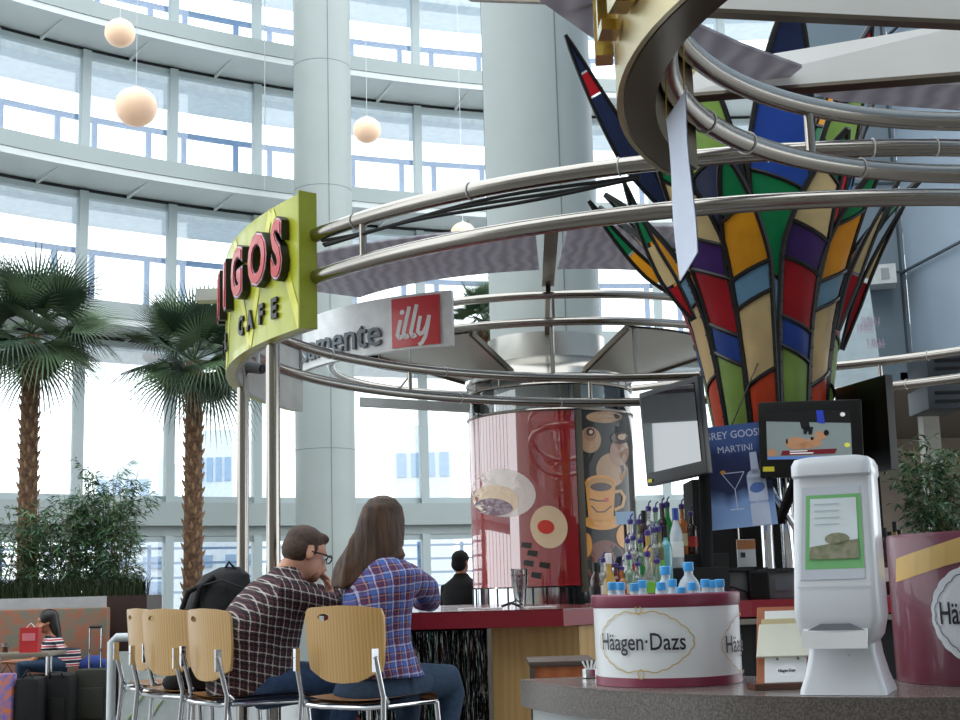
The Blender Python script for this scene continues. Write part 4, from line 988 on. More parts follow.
pics('picture_strip', em('screen blue strip', (90, 130, 200)), .007, lambda b, f: b.quadm(f, [(0, 0), (1, 0), (1, .055), (0, .055)], 1, 1))
pics('picture_logo', em('screen white', (230, 230, 230)), .008, lambda b, f: (b.disc(f, .91, .90, .03, .045, 14, 1),))
pics('picture_spot', em('screen yellow', (214, 214, 90)), .006, lambda b, f: b.disc(f, .95, .27, .035, .05, 12, 1))
MB().box(c+n*.004-ya*(Hh/2-.05)-xa*(W/2-.05), (.065, .028, .004), m=R3).build('yellow_sticker', mat('yellow sticker', (230, 214, 60), .5), t)
MB().tube([c-n*.09, (c.x-.02, c.y+.2, c.z-.15), (SX, SY-.06, 1.55)], .03, 10).build('mount_arm', MATTBLACK, t)
t, c, xa, ya, n, W, Hh, R3 = tv('television', 'television on the right turned away so its black back shows', at(842, 390, 8.45), at(893, 374, 7.95), at(898, 470, 7.95), at(846, 478, 8.45), th=-.05)
MB().tube([c+Vector((0, .12, 0)), (SX+.1, SY+.05, 1.7)], .03, 10).build('mount_arm', MATTBLACK, t)
MB().box(c-n*.035-ya*.0+xa*.02, (W*.55, Hh*.5, .05), m=R3, bevel=.01).build('back_cover', BLACK, t)
# hanging vodka poster
P = [at(704, 428, 8.0), at(771, 421, 7.95), at(771, 524, 7.95), at(708, 531, 8.0)]
c = sum(P, Vector())/4; xa = (P[1]-P[0]+P[2]-P[3]); W = xa.length/2; xa.normalize(); ya = (P[0]-P[3]+P[1]-P[2]); Hh = ya.length/2; ya = (ya-xa*ya.dot(xa)).normalized()
po = thing('drinks_poster', 'blue martini poster hanging between two televisions', 'poster', c)
m = mat('poster blue', (40, 60, 120), .4); nt = m.node_tree; b = nt.nodes['Principled BSDF']
tc = nt.nodes.new('ShaderNodeTexCoord'); sx_ = nt.nodes.new('ShaderNodeSeparateXYZ'); rp = nt.nodes.new('ShaderNodeValToRGB'); nz = nt.nodes.new('ShaderNodeTexNoise'); nz.inputs['Scale'].default_value = 6
ad = nt.nodes.new('ShaderNodeMath'); ad.operation = 'MULTIPLY_ADD'; ad.inputs[1].default_value = .35
nt.links.new(tc.outputs['Generated'], sx_.inputs[0]); nt.links.new(tc.outputs['Object'], nz.inputs['Vector']); nt.links.new(nz.outputs['Fac'], ad.inputs[0]); nt.links.new(sx_.outputs['Z'], ad.inputs[2]); nt.links.new(ad.outputs[0], rp.inputs[0]); nt.links.new(rp.outputs[0], b.inputs['Base Color'])
cr = rp.color_ramp; cr.elements[0].position = 0.2; cr.elements[0].color = (*lin((150, 180, 226)), 1); cr.elements[1].position = 1.0; cr.elements[1].color = (*lin((70, 98, 160)), 1)
for ps, cc in ((.42, (130, 165, 220)), (.58, (26, 36, 78)), (.85, (34, 48, 96))): e = cr.elements.new(ps); e.color = (*lin(cc), 1)
R3 = Matrix((xa, ya, xa.cross(ya))).transposed(); n = xa.cross(ya)
if n.y > 0: n = -n
MB().box(c, (W, Hh, .008), m=R3).build('sheet', m, po)
def pp(l): return lambda u, v, d=0.0: c+xa*u+ya*v+n*(l+d)
PT = mat('poster pale print', (206, 214, 236), .4); mb = MB()
mb.text(pp(.006), 'GREY GOOSE', .062, 0, bold=.0005, sx=.92).text(lambda u, v, d=0: pp(.006)(u, v-.085, d), 'MARTINI', .056, 0, sx=.95)
mb.v = [v+ya*(Hh/2-.06) for v in mb.v]; mb.build('lettering', PT, po)
mb = MB(); g = pp(.006); gx = -.03
mb.line(g, [(gx-.065, .02), (gx, -.08), (gx+.065, .02)], .005).line(g, [(gx-.065, .02), (gx+.065, .02)], .005).line(g, [(gx, -.08), (gx, -.19)], .005).line(g, [(gx-.04, -.195), (gx+.04, -.195)], .006); mb.build('martini_glass', PT, po)
mb = MB(); mb.quadm(pp(.0055), [(.045, -.30), (.155, -.30), (.155, -.02), (.045, -.02)], 1, 1).quadm(pp(.0055), [(.075, .0), (.125, .0), (.12, .13), (.08, .13)], 1, 1).disc(pp(.0055), .10, -.02, .055, .05, 20, 1)
mb.v = [c+xa*min((v-c).dot(xa), W/2-.003)+ya*max((v-c).dot(ya), -Hh/2+.004)+n*.0055 for v in mb.v]; mb.build('printed_bottle', mat('poster bottle white', (200, 212, 236), .4), po)
mb = MB(); mb.disc(pp(.0065), .10, -.08, .045, .03, 16, 1, .2).text(lambda u, v, d=0: pp(.0065)(.10+u, -.165+v), 'GREY GOOSE', .020, 0); mb.build('bottle_print', mat('poster bottle blue', (90, 120, 190), .4), po)
mb = MB(); mb.disc(pp(.0065), gx-.058, .028, .016, .011, 12, 1); mb.build('olive', mat('poster amber', (210, 150, 60), .4), po)
MB().tube([c+ya*Hh/2, c+ya*(Hh/2+.35)+xa*.2], .004, 5).build('cord', BLACK, po)

# ================================================================== FOREGROUND KIOSK COUNTER
KX, KY, KR, KZ = 1.50, 4.82, 1.42, 0.90
GRAN = mat('dark speckled granite', (92, 84, 80), 0.22, 0, .0, 140, rgb2=(122, 112, 106)); GRANE = mat('speckled granite edge', (74, 68, 66), 0.3, 0, .0, 160, rgb2=(112, 104, 98))
k = thing('kiosk_counter', 'rounded dark granite counter in the foreground', 'counter', (KX, KY, 0))
MB().arcband(KX, KY, 0.80, KR, KZ-0.004, KZ, 191*D2R, 340*D2R, 70).build('granite_top', GRAN, k, smooth=30)
MB().arcband(KX, KY, 0.80, KR+.004, KZ-0.085, KZ-0.0045, 191*D2R, 340*D2R, 70).build('granite_edge', GRANE, k, smooth=30)
MB().arcband(KX, KY, 0.95, KR-0.03, 0.0, KZ-0.087, 192*D2R, 338*D2R, 60).build('front_panel', mat('pale grey laminate', (176, 182, 184), .4), k, smooth=30)
MB().arcband(KX, KY, KR-.028, KR+0.05, KZ-0.135, KZ-0.115, 215*D2R, 338*D2R, 50).build('pale_rail', mat('pale rail', (196, 204, 208), .4), k, smooth=30)
# small side stand with orange panel behind the counter's left end
A = at(529, 662, 5.3); B = at(596, 664, 5.3)
t = thing('side_stand', 'low stand with a dark frame and orange wood panel behind the granite counter', 'stand', ((A.x+B.x)/2, 5.5, 0))
Wd = B.x-A.x
MB().box((0, 0, A.z-.01), (Wd, .4, .02), bevel=.004).build('frame', mat('brown dark frame', (84, 70, 62), .5), t, local=True)
MB().box((0, -.18, (A.z-.02)/2), (Wd*.94, .02, A.z-.02)).build('orange_panel', stripes('orange wood', (188, 108, 62), (170, 92, 50), 'X', 4, .5, 3, stretch=(1, 1, 8)), t, local=True)
for sx_ in (-1, 1): MB().box((sx_*(Wd/2-.012), -.185, (A.z-.02)/2), (.02, .03, A.z-.02)).build('post', mat('brown dark frame', (84, 70, 62), .5), t, local=True)

# round ice tub
TUBW = mat('white printed card', (232, 236, 238), .35, coat=.2, var=.01); MAROON = mat('maroon band', (136, 52, 78), .35, coat=.2); GOLDP = mat('gold print', (206, 180, 124), .45); INK = mat('dark ink', (34, 30, 44), .5)
tl, tr_ = at(594, 640, 4.22), at(740.5, 640, 4.22); TX = (tl.x+tr_.x)/2; TY = 4.22; TRr = (tr_.x-tl.x)/2*.997
th_ = onz(667, 688, KZ); TH = oncyl(667, 594, TX, TY, TRr).z-KZ
tub = thing('ice_tub', 'round white and maroon tub full of water bottles', 'tub', (TX, TY, KZ+.001))
MB().lathe([(TRr*.995, 0.0), (TRr*.995, .026)], (0, 0, 0), 72).build('bottom_band', MAROON, tub, local=True)
MB().lathe([(TRr*.985, .022), (TRr*.992, TH-.034)], (0, 0, 0), 72).build('white_wrap', TUBW, tub, local=True)
MB().lathe([(TRr*.99, TH-.04), (TRr*1.012, TH-.034), (TRr*1.016, TH-.004), (TRr*1.0, TH), (TRr*.95, TH), (TRr*.95, TH-.05), (.0, TH-.05)], (0, 0, 0), 72).build('rim', MAROON, tub, local=True)
def tubmap(px, lift=.004, cx=TX, cy=TY, R=TRr*.99, zc=None):
    a, zq = cyl_uv(px, 642, cx, cy, R); zc = zq if zc is None else zc; return cylmap(cx, cy, R, a, zc, lift)
def scallop(mb, mp, rx, ry, wd, n=22, amp=.0035, knots=True):
    pts = []
    for i in range(n*6):
        a = 2*PI*i/(n*6); e = 1+0.05*math.cos(4*a); q = amp*abs(math.sin(a*n/2)); pts.append(((rx+q)*math.cos(a)*e, (ry+q)*math.sin(a)*(1-.10*math.exp(-(math.cos(a)/.16)**2))))
    mb.line(mp, pts, wd, closed=True)
    if knots:
        for s_ in (-1, 1):
            kk = [(0.009*math.cos(2*PI*i/14), s_*(ry+.004)+.013*math.sin(2*PI*i/14)) for i in range(14)]; mb.line(mp, kk, wd, closed=True)
for px in (640, 762):
    mp = tubmap(px); mb = MB(); scallop(mb, mp, .150, .088, .0035); mb.build('gold_scroll', GOLDP, tub, smooth=0)
    mb = MB(); mp2 = tubmap(px, .005); mb.text(lambda u, v, d=0, mp2=mp2: mp2(u-.006, v-.002), 'H\u00e4agen\u00b7Dazs', .070, 0, bold=.0005, sx=.77); mb.build('lettering', INK, tub, smooth=0)
MB().disc(tubmap(655, .004), 0, .108, .003, .003, 10, 1).build('small_mark', mat('grey mark', (150, 150, 155), .5), tub, smooth=0)
CAPB = mat('light blue bottle cap', (70, 160, 222), .35); PET = glassmat('water bottle plastic', (.90, .93, .95), .16, .05); PETL = mat('bottle neck plastic', (196, 206, 214), .2, trans=.3)
proto = None
for px, py, Y, tall in ((612, 586, 4.2, 0), (620.5, 586, 4.25, 0), (634, 587, 4.12, 0), (642, 584, 4.22, 0), (661, 586, 4.12, 0), (672, 583, 4.25, 0), (692, 586, 4.12, 0), (681, 591, 4.05, 0), (705, 583, 4.18, 0), (712, 584, 4.3, 0), (719.5, 583, 4.2, 0), (665, 570, 4.33, 1), (688, 566, 4.30, 1)):
    tp = at(px, py-4, Y)
    if proto is None:
        proto = thing('water_bottle', '', 'bottle', (0, 0, 0), 'water bottles in the round tub')
        MB().lathe([(.0138, -.024), (.0145, -.022), (.0145, -.002), (.012, 0.0), (.0, .0)], seg=16).build('cap', CAPB, proto, local=True)
        MB().lathe([(.006, -.10), (.030, -.095), (.030, -.065), (.024, -.05), (.0125, -.036), (.012, -.022)], seg=18).build('neck', PETL, proto, local=True)
        o = proto
    else: o = copy_tree(proto)
    o.location = tp
    if tall: o.scale = (1.15, 1.15, 1.15)
    o['label'] = {612: 'water bottle with blue cap, leftmost in the round tub', 620.5: 'water bottle beside the leftmost one in the tub', 634: 'lower left bottle of the second pair in the tub', 642: 'higher right bottle of the second pair in the tub', 661: 'water bottle just below the left taller bottle',
        672: 'water bottle between the two taller bottles', 692: 'water bottle in front of the right taller bottle', 681: 'water bottle sunk lowest in the middle of the tub', 705: 'left bottle of the three at the right of the tub', 712: 'middle bottle of the three at the right of the tub', 719.5: 'rightmost water bottle in the round tub',
        665: 'taller water bottle, left of the two sticking up', 688: 'taller water bottle, right of the two sticking up'}[px]
ICE = mat('crushed ice', (196, 206, 214), .25, bump=.6, bscale=40)
tag(MB().lathe([(TRr*.94, KZ+TH-.048), (TRr*.9, KZ+TH-.03), (.0, KZ+TH-.022)], (TX, TY, 0), 40).build('crushed_ice', ICE), 'bed of crushed ice round the bottles in the tub', 'ice', kind='stuff')

# big maroon tub cut by the right edge
BX, BY, BR = None, None, .34
e0 = at(892, 620, 3.98); BY = 3.98
# centre so that the left outline meets x = 892
best = min((abs(cyl_uv(892, 620, x/1000, BY, BR)[0]) if False else abs((ray(892, 620).x*BY-x/1000)/math.sqrt(1+ray(892, 620).x**2)+BR), x) for x in range(1000, 2200, 4)); BX = best[1]/1000
BH = oncyl(960, 531, BX, BY, BR).z-KZ
big = thing('ice_tub', 'large maroon tub with a gold sweep, cut by the right edge of the picture', 'tub', (BX, BY, KZ+.001))
MAR2 = mat('deep maroon wrap', (110, 40, 62), .35, coat=.3)
MB().lathe([(BR, 0), (BR, BH-.01), (BR*.99, BH), (BR*.95, BH), (BR*.95, BH-.03), (0, BH-.03)], (0, 0, 0), 90).build('body', MAR2, big, local=True)
def bm_(px, py, lift): a, z = cyl_uv(px, py, BX, BY, BR); r = BR+lift; return Vector((BX+r*math.cos(a), BY+r*math.sin(a), z))
mb = MB()
top = [(896.5, 559), (901, 557), (915, 552), (930, 547), (945, 542), (960, 537), (985, 528)]; bot = [(896.5, 582), (901, 581), (915, 576), (930, 571), (945, 566), (960, 562), (985, 556)]
vs = []
for a_, b_ in zip(top, bot): vs += [bm_(*a_, .002), bm_(*b_, .002)]
mb.add(vs, [(2*i, 2*i+1, 2*i+3, 2*i+2) for i in range(len(top)-1)]); mb.build('gold_sweep', mat('gold sweep print', (216, 178, 106), .4), big, smooth=0)
la, lz = cyl_uv(985, 614, BX, BY, BR)
for R_, m, lift, nm in ((.150, mat('white label disc', (228, 232, 238), .4, var=.01), .002, 'label'),):
    mb = MB(); mpx = cylmap(BX, BY, BR, la, lz, lift); n = 120; vs = [mpx(0, 0)]
    for ring_ in (.25, .5, .75, 1.0):
        for i in range(n): a = 2*PI*i/n; r = R_*ring_*(1+(.022*abs(math.sin(a*11)) if ring_ == 1.0 else 0)); vs.append(mpx(r*math.cos(a)*1.02, r*math.sin(a)*.90))
    fs = [(0, 1+i, 1+(i+1) % n) for i in range(n)]+[(1+q*n+i, 1+(q+1)*n+i, 1+(q+1)*n+(i+1) % n, 1+q*n+(i+1) % n) for q in range(3) for i in range(n)]
    mb.add(vs, fs); mb.build(nm, m, big, smooth=0)
mb = MB(); mpx = cylmap(BX, BY, BR, la, lz, .004); scallop(mb, mpx, .133, .118, .003, 22, .004, False); mb.build('label_line', mat('grey print', (120, 120, 130), .5), big, smooth=0)
mb = MB(); mb.text(lambda u, v, d=0: cylmap(BX, BY, BR, la, lz, .005)(u-.128, v), 'H\u00e4agen\u00b7Dazs', .085, 0, align='LEFT', bold=.0010, sx=.62, sub=1); mb.build('lettering', INK, big, smooth=0)

# napkin dispenser
DPX = onz(838, 694, KZ); 
disp = thing('napkin_dispenser', 'tall white napkin dispenser with a green framed card', 'dispenser', (at(849, 690, 3.68).x, 3.68, KZ+.001), rz=-23*D2R)
def rr(hw, hd, z, yo=0.0, rad=.03, n=5, xo=0.0):
    pts = []
    rad = min(rad, hw*.95, hd*.95)
    for (cx_, cy_, a0) in ((hw-rad, -hd+rad, -PI/2), (hw-rad, hd-rad, 0), (-hw+rad, hd-rad, PI/2), (-hw+rad, -hd+rad, PI)):
        for i in range(n+1): a = a0+PI/2*i/n; pts.append(Vector((cx_+rad*math.cos(a)+xo, cy_+rad*math.sin(a)+yo, z)))
    return pts
def secloft(mb, secs):
    n = len(secs[0]); vs = [p for s_ in secs for p in s_]
    fs = [(i*n+k, i*n+(k+1) % n, (i+1)*n+(k+1) % n, (i+1)*n+k) for i in range(len(secs)-1) for k in range(n)]
    fs += [tuple(range(n-1, -1, -1)), tuple((len(secs)-1)*n+k for k in range(n))]
    return mb.add(vs, fs)
DW = mat('dispenser white plastic', (222, 226, 232), .32, coat=.25, var=.01); DG = mat('dispenser grey plastic', (200, 206, 214), .35, var=.01)
mb = MB()
secloft(mb, [rr(.112, .115, 0, 0.0, .02), rr(.110, .112, .012, 0, .02), rr(.098, .098, .05, .0, .02), rr(.087, .088, .10, 0, .02), rr(.083, .082, .14, 0, .02), rr(.082, .080, .16, 0.0, .02)])
mb.build('pedestal', DW, disp, local=True)
mb = MB()
secloft(mb, [rr(.082, .078, .128, -.010, .02), rr(.098, .092, .150, -.028, .02), rr(.110, .100, .20, -.035, .022), rr(.108, .098, .30, -.0165, .022), rr(.105, .094, .44, .0083, .024), rr(.103, .09, .565, .030, .026), rr(.106, .100, .572, .026, .028), rr(.106, .100, .600, .028, .03), rr(.098, .090, .617, .028, .03), rr(.075, .065, .624, .028, .03)])
mb.build('napkin_housing', DW, disp, local=True)
# sloping front face frame
def fm(l): 
    def f(u, v, d=0.0): z = .24+v; return Vector((u, -.1275+(v)*.2055-l-d, z))
    return f
mb = MB(); mb.quadm(fm(.002), [(-.074, .082), (.078, .082), (.076, .278), (-.066, .278)], 2, 2); mb.build('green_frame', mat('green card frame', (122, 190, 124), .45, coat=.3), disp, local=True)
mb = MB(); mb.quadm(fm(.004), [(-.062, .108), (.066, .108), (.064, .268), (-.055, .268)], 2, 2); mb.build('card', mat('pale card', (222, 232, 236), .4, coat=.3), disp, local=True)
mb = MB(); mb.quadm(fm(.0055), [(-.062, .108), (.066, .108), (.065, .158), (-.060, .140)], 2, 2); mb.disc(fm(.0055), .012, .16, .032, .016, 18, 1); mb.build('card_picture', mat('card picture', (156, 150, 130), .5, rgb2=(120, 130, 96), scale=60), disp, local=True)
mb = MB()
for q in range(4): mb.quadm(fm(.0058), [(-.045, .252-q*.018), (.020, .252-q*.018), (.020, .2545-q*.018), (-.045, .2545-q*.018)], 1, 1)
mb.build('card_lines', mat('faint card text', (176, 196, 204), .5), disp, local=True)
mb = MB(); mb.quadm(fm(.0015), [(-.086, .055), (.078, .055), (.074, .30), (-.076, .30)], 2, 2); mb.build('clear_cover', mat('clear cover plastic', (206, 212, 222), .15, coat=.8, var=.01), disp, local=True)
mb = MB(); mb.quadm(fm(.003), [(-.095, .035), (.09, .035), (.09, .038), (-.095, .038)], 2, 1); mb.build('cover_edge', DG, disp, local=True)
mb = MB(); mb.grid(lambda u, v: Vector((-.088+.165*u, -.125-.030*v+.004*math.sin(u*PI), .168-.046*v+.008*math.sin(u*PI*1.0)*(1-v)+.004*abs(u-.5))), 10, 3)
mb.grid(lambda u, v: Vector((-.088+.165*u, -.155+.002*v, .120+.046*v-.006*math.sin(u*PI)*v)), 10, 2); mb.build('napkin', PAPER, disp, local=True, smooth=0)
mb = MB(); mb.quadm(lambda u, v, d=0: Vector((u, -.1365, v)), [(-.075, .165), (.072, .165), (.035, .182), (-.04, .182)], 3, 1); mb.build('slot', mat('slot shade plastic', (120, 124, 132), .5), disp, local=True)
MB().lathe([(.004, -.003), (.004, .0), (0, .001)], (0.02, -.0895, .10), 10, m=Matrix.Rotation(PI/2, 3, 'X')).build('screw', DG, disp, local=True)

# menu card stand
WDB = mat('brown stand wood', (172, 104, 70), .5); mx_ = at(783, 690, 3.86)
ms = thing('card_stand', 'small slanted wooden stand holding white cards beside the dispenser', 'stand', (mx_.x, 3.86, KZ+.001), rz=4*D2R)
def lean(u, v, l=0.0): return Vector((u*.9+v*.20, -.02+v*.50-l, v*.93))
MB().slab([lean(-.088, .012), lean(.088, .012), lean(.088, .235), lean(-.088, .235)], .01).build('back_board', WDB, ms, local=True)
MB().box((0, .0, .008), (.18, .09, .016)).build('base', mat('dark stand wood', (86, 52, 38), .5), ms, local=True)
MB().slab([lean(-.066, .018, .008), (lean(.066, .018, .008)), lean(.066, .225, .008), lean(-.066, .225, .008)], .003).build('white_sheet', PAPER, ms, local=True)
MB().slab([lean(-.096, .092, .022), lean(.072, .092, .022), lean(.060, .185, .022), lean(-.088, .185, .022)], .010).build('card_pack', mat('cream cards', (232, 230, 212), .6), ms, local=True)
MB().slab([lean(-.080, .185, .02), lean(.060, .185, .02), lean(.06, .20, .02), lean(-.08, .20, .02)], .010).build('card_edge', mat('tan card edge', (200, 184, 140), .6), ms, local=True)
for u in (-.03, .035): MB().ball(lean(u, .086, .022), .004, 8, 6).build('pin', DARKSTEEL, ms, local=True)
mb = MB(); mb.disc(lambda u, v, d=0: lean(u, v, .0105), .002, .052, .034, .017, 20, 1); mb.build('oval_logo', mat('oval logo white', (246, 248, 250), .4), ms, local=True, smooth=0)
mb = MB(); mb.text(lambda u, v, d=0: lean(u+.002, v*.9+.052, .0125), 'H\u00e4agen-Dazs', .013, 0, bold=.0004, sx=.8); mb.build('lettering', INK, ms, local=True, smooth=0)
p = onz(592, 672, KZ); p = Vector((at(590, 675, 4.50).x, 4.50, KZ))
t = thing('sugar_caddy', 'small silver caddy with wrapped packets left of the tub', 'caddy', p+Vector((0, 0, .001)))
MB().lathe([(.022, 0), (.026, .002), (.026, .028), (.024, .028), (.022, .006), (0, .006)], seg=18).build('cup', CHROME, t, local=True)
for i in range(4): MB().box((-.012+.008*i, .0, .03), (.005, .02, .05), m=Matrix.Rotation(.3*(i-1.5), 3, 'Y')).build('packet', PAPER, t, local=True)

# ================================================================== BAR CHAIRS
PLY = stripes('bamboo plywood', (204, 164, 102), (188, 146, 84), 'X', 8, 0.35, 5.0, coat=.3, stretch=(2.2, 2.2, .08))
SEATM = mat('brown seat plywood', (150, 104, 60), .4)
def make_chair():
    t = thing('bar_chair', '', 'chair', (0, 0, 0), 'plywood bar chairs with chrome frames')
    hx, hz = -.09, .352
    out = []
    def edge(a):                                   # outline of the back panel
        pts = [(-.215, .355), (-.205, .385), (-.17, .395), (0, .402), (.17, .395), (.205, .385), (.215, .355), (.212, .25), (.203, .15), (.192, .122), (.165, .118), (.13, .098), (.08, .080), (0, .074), (-.08, .080), (-.13, .098), (-.165, .118), (-.192, .122), (-.203, .15), (-.212, .25)]
        best = None
        for i in range(len(pts)):
            p, q = pts[i], pts[(i+1) % len(pts)]
            dx, dz = math.cos(a), math.sin(a); ex, ez = q[0]-p[0], q[1]-p[1]; den = dx*ez-dz*ex
            if abs(den) < 1e-9: continue
            s_ = ((p[0]-hx)*ez-(p[1]-hz)*ex)/den; u = ((p[0]-hx)*dz-(p[1]-hz)*dx)/den
            if s_ > 0 and -1e-6 <= u <= 1+1e-6 and (best is None or s_ < best): best = s_
        return best
    n = 56; mb = MB()
    for side in (0, 1):
        vs = []
        for q in range(9):
            for i in range(n):
                a = 2*PI*i/n; r0 = 1/math.sqrt((math.cos(a)/.036)**2+(math.sin(a)/.015)**2); r = r0+(edge(a)-r0)*(q/8); x, z = hx+r*math.cos(a), hz+r*math.sin(a)
                y = -.225-.22*(z-.2)*.35+.9*x*x*.9+(.012 if side else 0)
                vs.append(Vector((x, y, z)))
        fs = [(q*n+i, q*n+(i+1) % n, (q+1)*n+(i+1) % n, (q+1)*n+i) for q in range(8) for i in range(n)]
        if side: fs = [tuple(reversed(f)) for f in fs]
        mb.add(vs, fs)
    N2 = 9*n
    mb.f += [(8*n+i, 8*n+(i+1) % n, N2+8*n+(i+1) % n, N2+8*n+i) for i in range(n)]+[(N2+i, N2+(i+1) % n, (i+1) % n, i) for i in range(n)]; mb.mi += [0]*(2*n)
    mb.build('backrest', PLY, t, local=True, smooth=50)
    mb = MB()
    mb.grid(lambda u, v: Vector(((u-.5)*.42*(1-.12*v*v), -.18+.42*v, .0+.015*(2*u-1)**2-.02*max(0, v-.75)**2*16+.0)), 10, 8)
    nn = len(mb.v); mb.add([v+Vector((0, 0, -.014)) for v in mb.v[:nn]], [tuple(reversed(f)) for f in mb.f]); mb.build('seat', SEATM, t, local=True)
    for s_ in (-1, 1):
        MB().tube([(s_*.217, -.262, .19), (s_*.222, -.215, .02), (s_*.235, -.245, -.34), (s_*.25, -.28, -.735)], .0125, 10).build('leg', CHROME, t, local=True)
        MB().tube([(s_*.19, .21, -.03), (s_*.205, .235, -.34), (s_*.225, .27, -.735)], .0125, 10).build('leg', CHROME, t, local=True)
        MB().box((s_*.214, -.258, .175), (.014, .028, .095)).build('back_bracket', CHROME, t, local=True)
        MB().tube([(s_*.222, -.19, .0), (s_*.226, -.215, .02)], .012, 8).build('socket', CHROME, t, local=True)
    MB().tube([(-.226, -.215, .02), (-.21, -.205, -.018), (-.12, -.2, -.026), (.12, -.2, -.026), (.21, -.205, -.018), (.226, -.215, .02)], .010, 8).build('rear_rail', CHROME, t, local=True)
    MB().tube([(-.226, -.2, -.018), (-.215, .0, -.022), (-.19, .21, -.03), (.19, .21, -.03), (.215, .0, -.022), (.226, -.2, -.018)], .010, 8).build('seat_rail', CHROME, t, local=True)
    MB().tube([(-.214, .25, -.48), (.214, .25, -.48)], .010, 8).build('foot_rest', CHROME, t, local=True)
    for s_ in (-1, 1): MB().tube([(s_*.237, -.255, -.44), (s_*.214, .25, -.48)], .008, 8).build('stretcher', CHROME, t, local=True)
    return t
ch0 = make_chair()
def put_chair(px, Y, yaw, lab, first=False):
    o = ch0 if first else copy_tree(ch0)
    z = .74; p = at(px, 690, Y); o.location = (p.x, Y, z); o.rotation_euler = (0, 0, -yaw*D2R); o['label'] = lab; return o
cD = put_chair(373, 6.06, 33, 'plywood bar chair the long haired woman sits on', True)
cC = put_chair(247, 6.42, 52, 'plywood bar chair the man in the dark checked shirt sits on')
cB = put_chair(200, 6.95, 42, 'plywood bar chair holding the black backpack')
cA = put_chair(176, 7.45, 55, 'plywood bar chair farthest left in the row')

# ================================================================== PEOPLE
SKIN = mat('light skin', (214, 160, 132), .5, var=.04); SKIN2 = mat('tan skin', (176, 120, 92), .5, var=.04)
JEANS = mat('blue denim', (44, 70, 104), .8, var=.18, scale=40, bump=.3, bscale=200); JEANS2 = mat('dark blue denim', (34, 58, 84), .8, var=.18, scale=40, bump=.3, bscale=200)
SHOE = mat('dark shoe', (40, 36, 34), .6)
def person(name, label, base): return thing(name, label, 'person', base)
def head_geo(mb, c, fwd, s=1.0, up=Vector((0, 0, 1))):
    """head with cranium, jaw, nose, brow, lips, ears; c = centre between the ears"""
    f = Vector(fwd).normalized(); u = (Vector(up)-f*Vector(up).dot(f)).normalized(); r = f.cross(u)
    R3 = Matrix((r, f, u)).transposed()
    def L(x, y, z): return c+R3 @ (Vector((x, y, z))*s)
    mb.ball(L(0, -.008, .035), Vector((.074, .094, .082))*s, 20, 14, R3)
    mb.ball(L(0, .022, -.035), Vector((.057, .068, .078))*s, 18, 12, R3)
    mb.ball(L(0, .062, -.092), Vector((.026, .022, .018))*s, 12, 8, R3)
    mb.tube([L(0, .088, .012), L(0, .102, -.012), L(0, .116, -.034), L(0, .096, -.044)], [.008*s, .010*s, .014*s, .010*s], 8)
    mb.ball(L(0, .088, -.063), Vector((.022, .012, .008))*s, 10, 6, R3); mb.ball(L(0, .085, -.073), Vector((.019, .012, .007))*s, 10, 6, R3)
    mb.ball(L(0, .082, .028), Vector((.05, .014, .010))*s, 12, 6, R3)
    for q in (-1, 1): mb.ball(L(q*.076, -.008, -.008), Vector((.009, .019, .031))*s, 10, 8, R3)
    return L, R3
def hand_geo(mb, w, d, palm_n, s=1.0, curl=.6, side=1):
    """w wrist, d direction of the fingers, palm_n the way the palm faces"""
    d = Vector(d).normalized(); n = Vector(palm_n); n = (n-d*n.dot(d)).normalized(); x = d.cross(n)*side
    def L(a, b, c_): return w+(x*a+d*b+n*c_)*s
    R3 = Matrix((x, d, n)).transposed()
    mb.ball(L(0, .045, 0), Vector((.040, .052, .015))*s, 14, 10, R3)
    for i, (ox, ln) in enumerate(((.030, .072), (.010, .080), (-.010, .074), (-.029, .060))):
        p = [L(ox, .06, 0)]; a = .15*curl; pos = [ox, .082, 0]; p.append(L(*pos))
        for q in range(3):
            a += curl*.55; st = ln*(.45, .32, .23)[q]; pos[1] += st*math.cos(a); pos[2] += st*math.sin(a); p.append(L(*pos))
        mb.tube(p, [.0095*s, .0095*s, .009*s, .0083*s, .0070*s], 8)
    mb.tube([L(.022, .018, .004), L(.048, .040, .012), L(.058, .064, .022), L(.052, .085, .032)], [.013*s, .0115*s, .0100*s, .008*s], 8)
def fleshed(mb, name, m, parent, vox=.011, it=3): o = mb.build(name, m, parent); return remesh(o, vox, it)

# ---- the man, hunched over the bar, seen from behind and to his right
MY = 6.45
f = Vector((.83, .56, 0)).normalized(); l = Vector((f.y, -f.x, 0))      # l = his right, towards the viewer
man = person('person', 'man in a dark checked shirt and glasses hunched over the bar', (at(250, 690, MY).x, MY, .74))
Hp = at(254, 684, MY); Hd = at(305, 554, MY+.05)
neck = at(287, 572, MY+.03)
fh = (f+Vector((0, 0, -.36))).normalized()
body = MB(); Lh, Rh = head_geo(body, Hd, fh, 1.08)
body.tube([neck+Vector((-.03, 0, -.05)), Lh(0, -.03, -.03)], [.062, .056], 14)
body.loft([(Hp, l*.14, f*.12), (at(256, 650, MY), l*.13, f*.12), (at(266, 610, MY), l*.15, f*.11), (at(280, 583, MY), l*.15, f*.09), (neck, l*.06, f*.06)], 18)
shR, shL = at(281, 592, MY-.12), at(290, 590, MY+.22)
elR, elL = at(330, 611, MY+.0), at(352, 610, MY+.30)
wrR, wrL = at(331, 596, MY+.14), at(368, 603, MY+.15)
elR.z = max(elR.z, BZ+.055); elL.z = BZ+.05; wrL.z = BZ+.045
body.tube([shR, elR, wrR], [.05, .042, .028], 12); body.tube([shL, elL, wrL], [.05, .042, .028], 12)
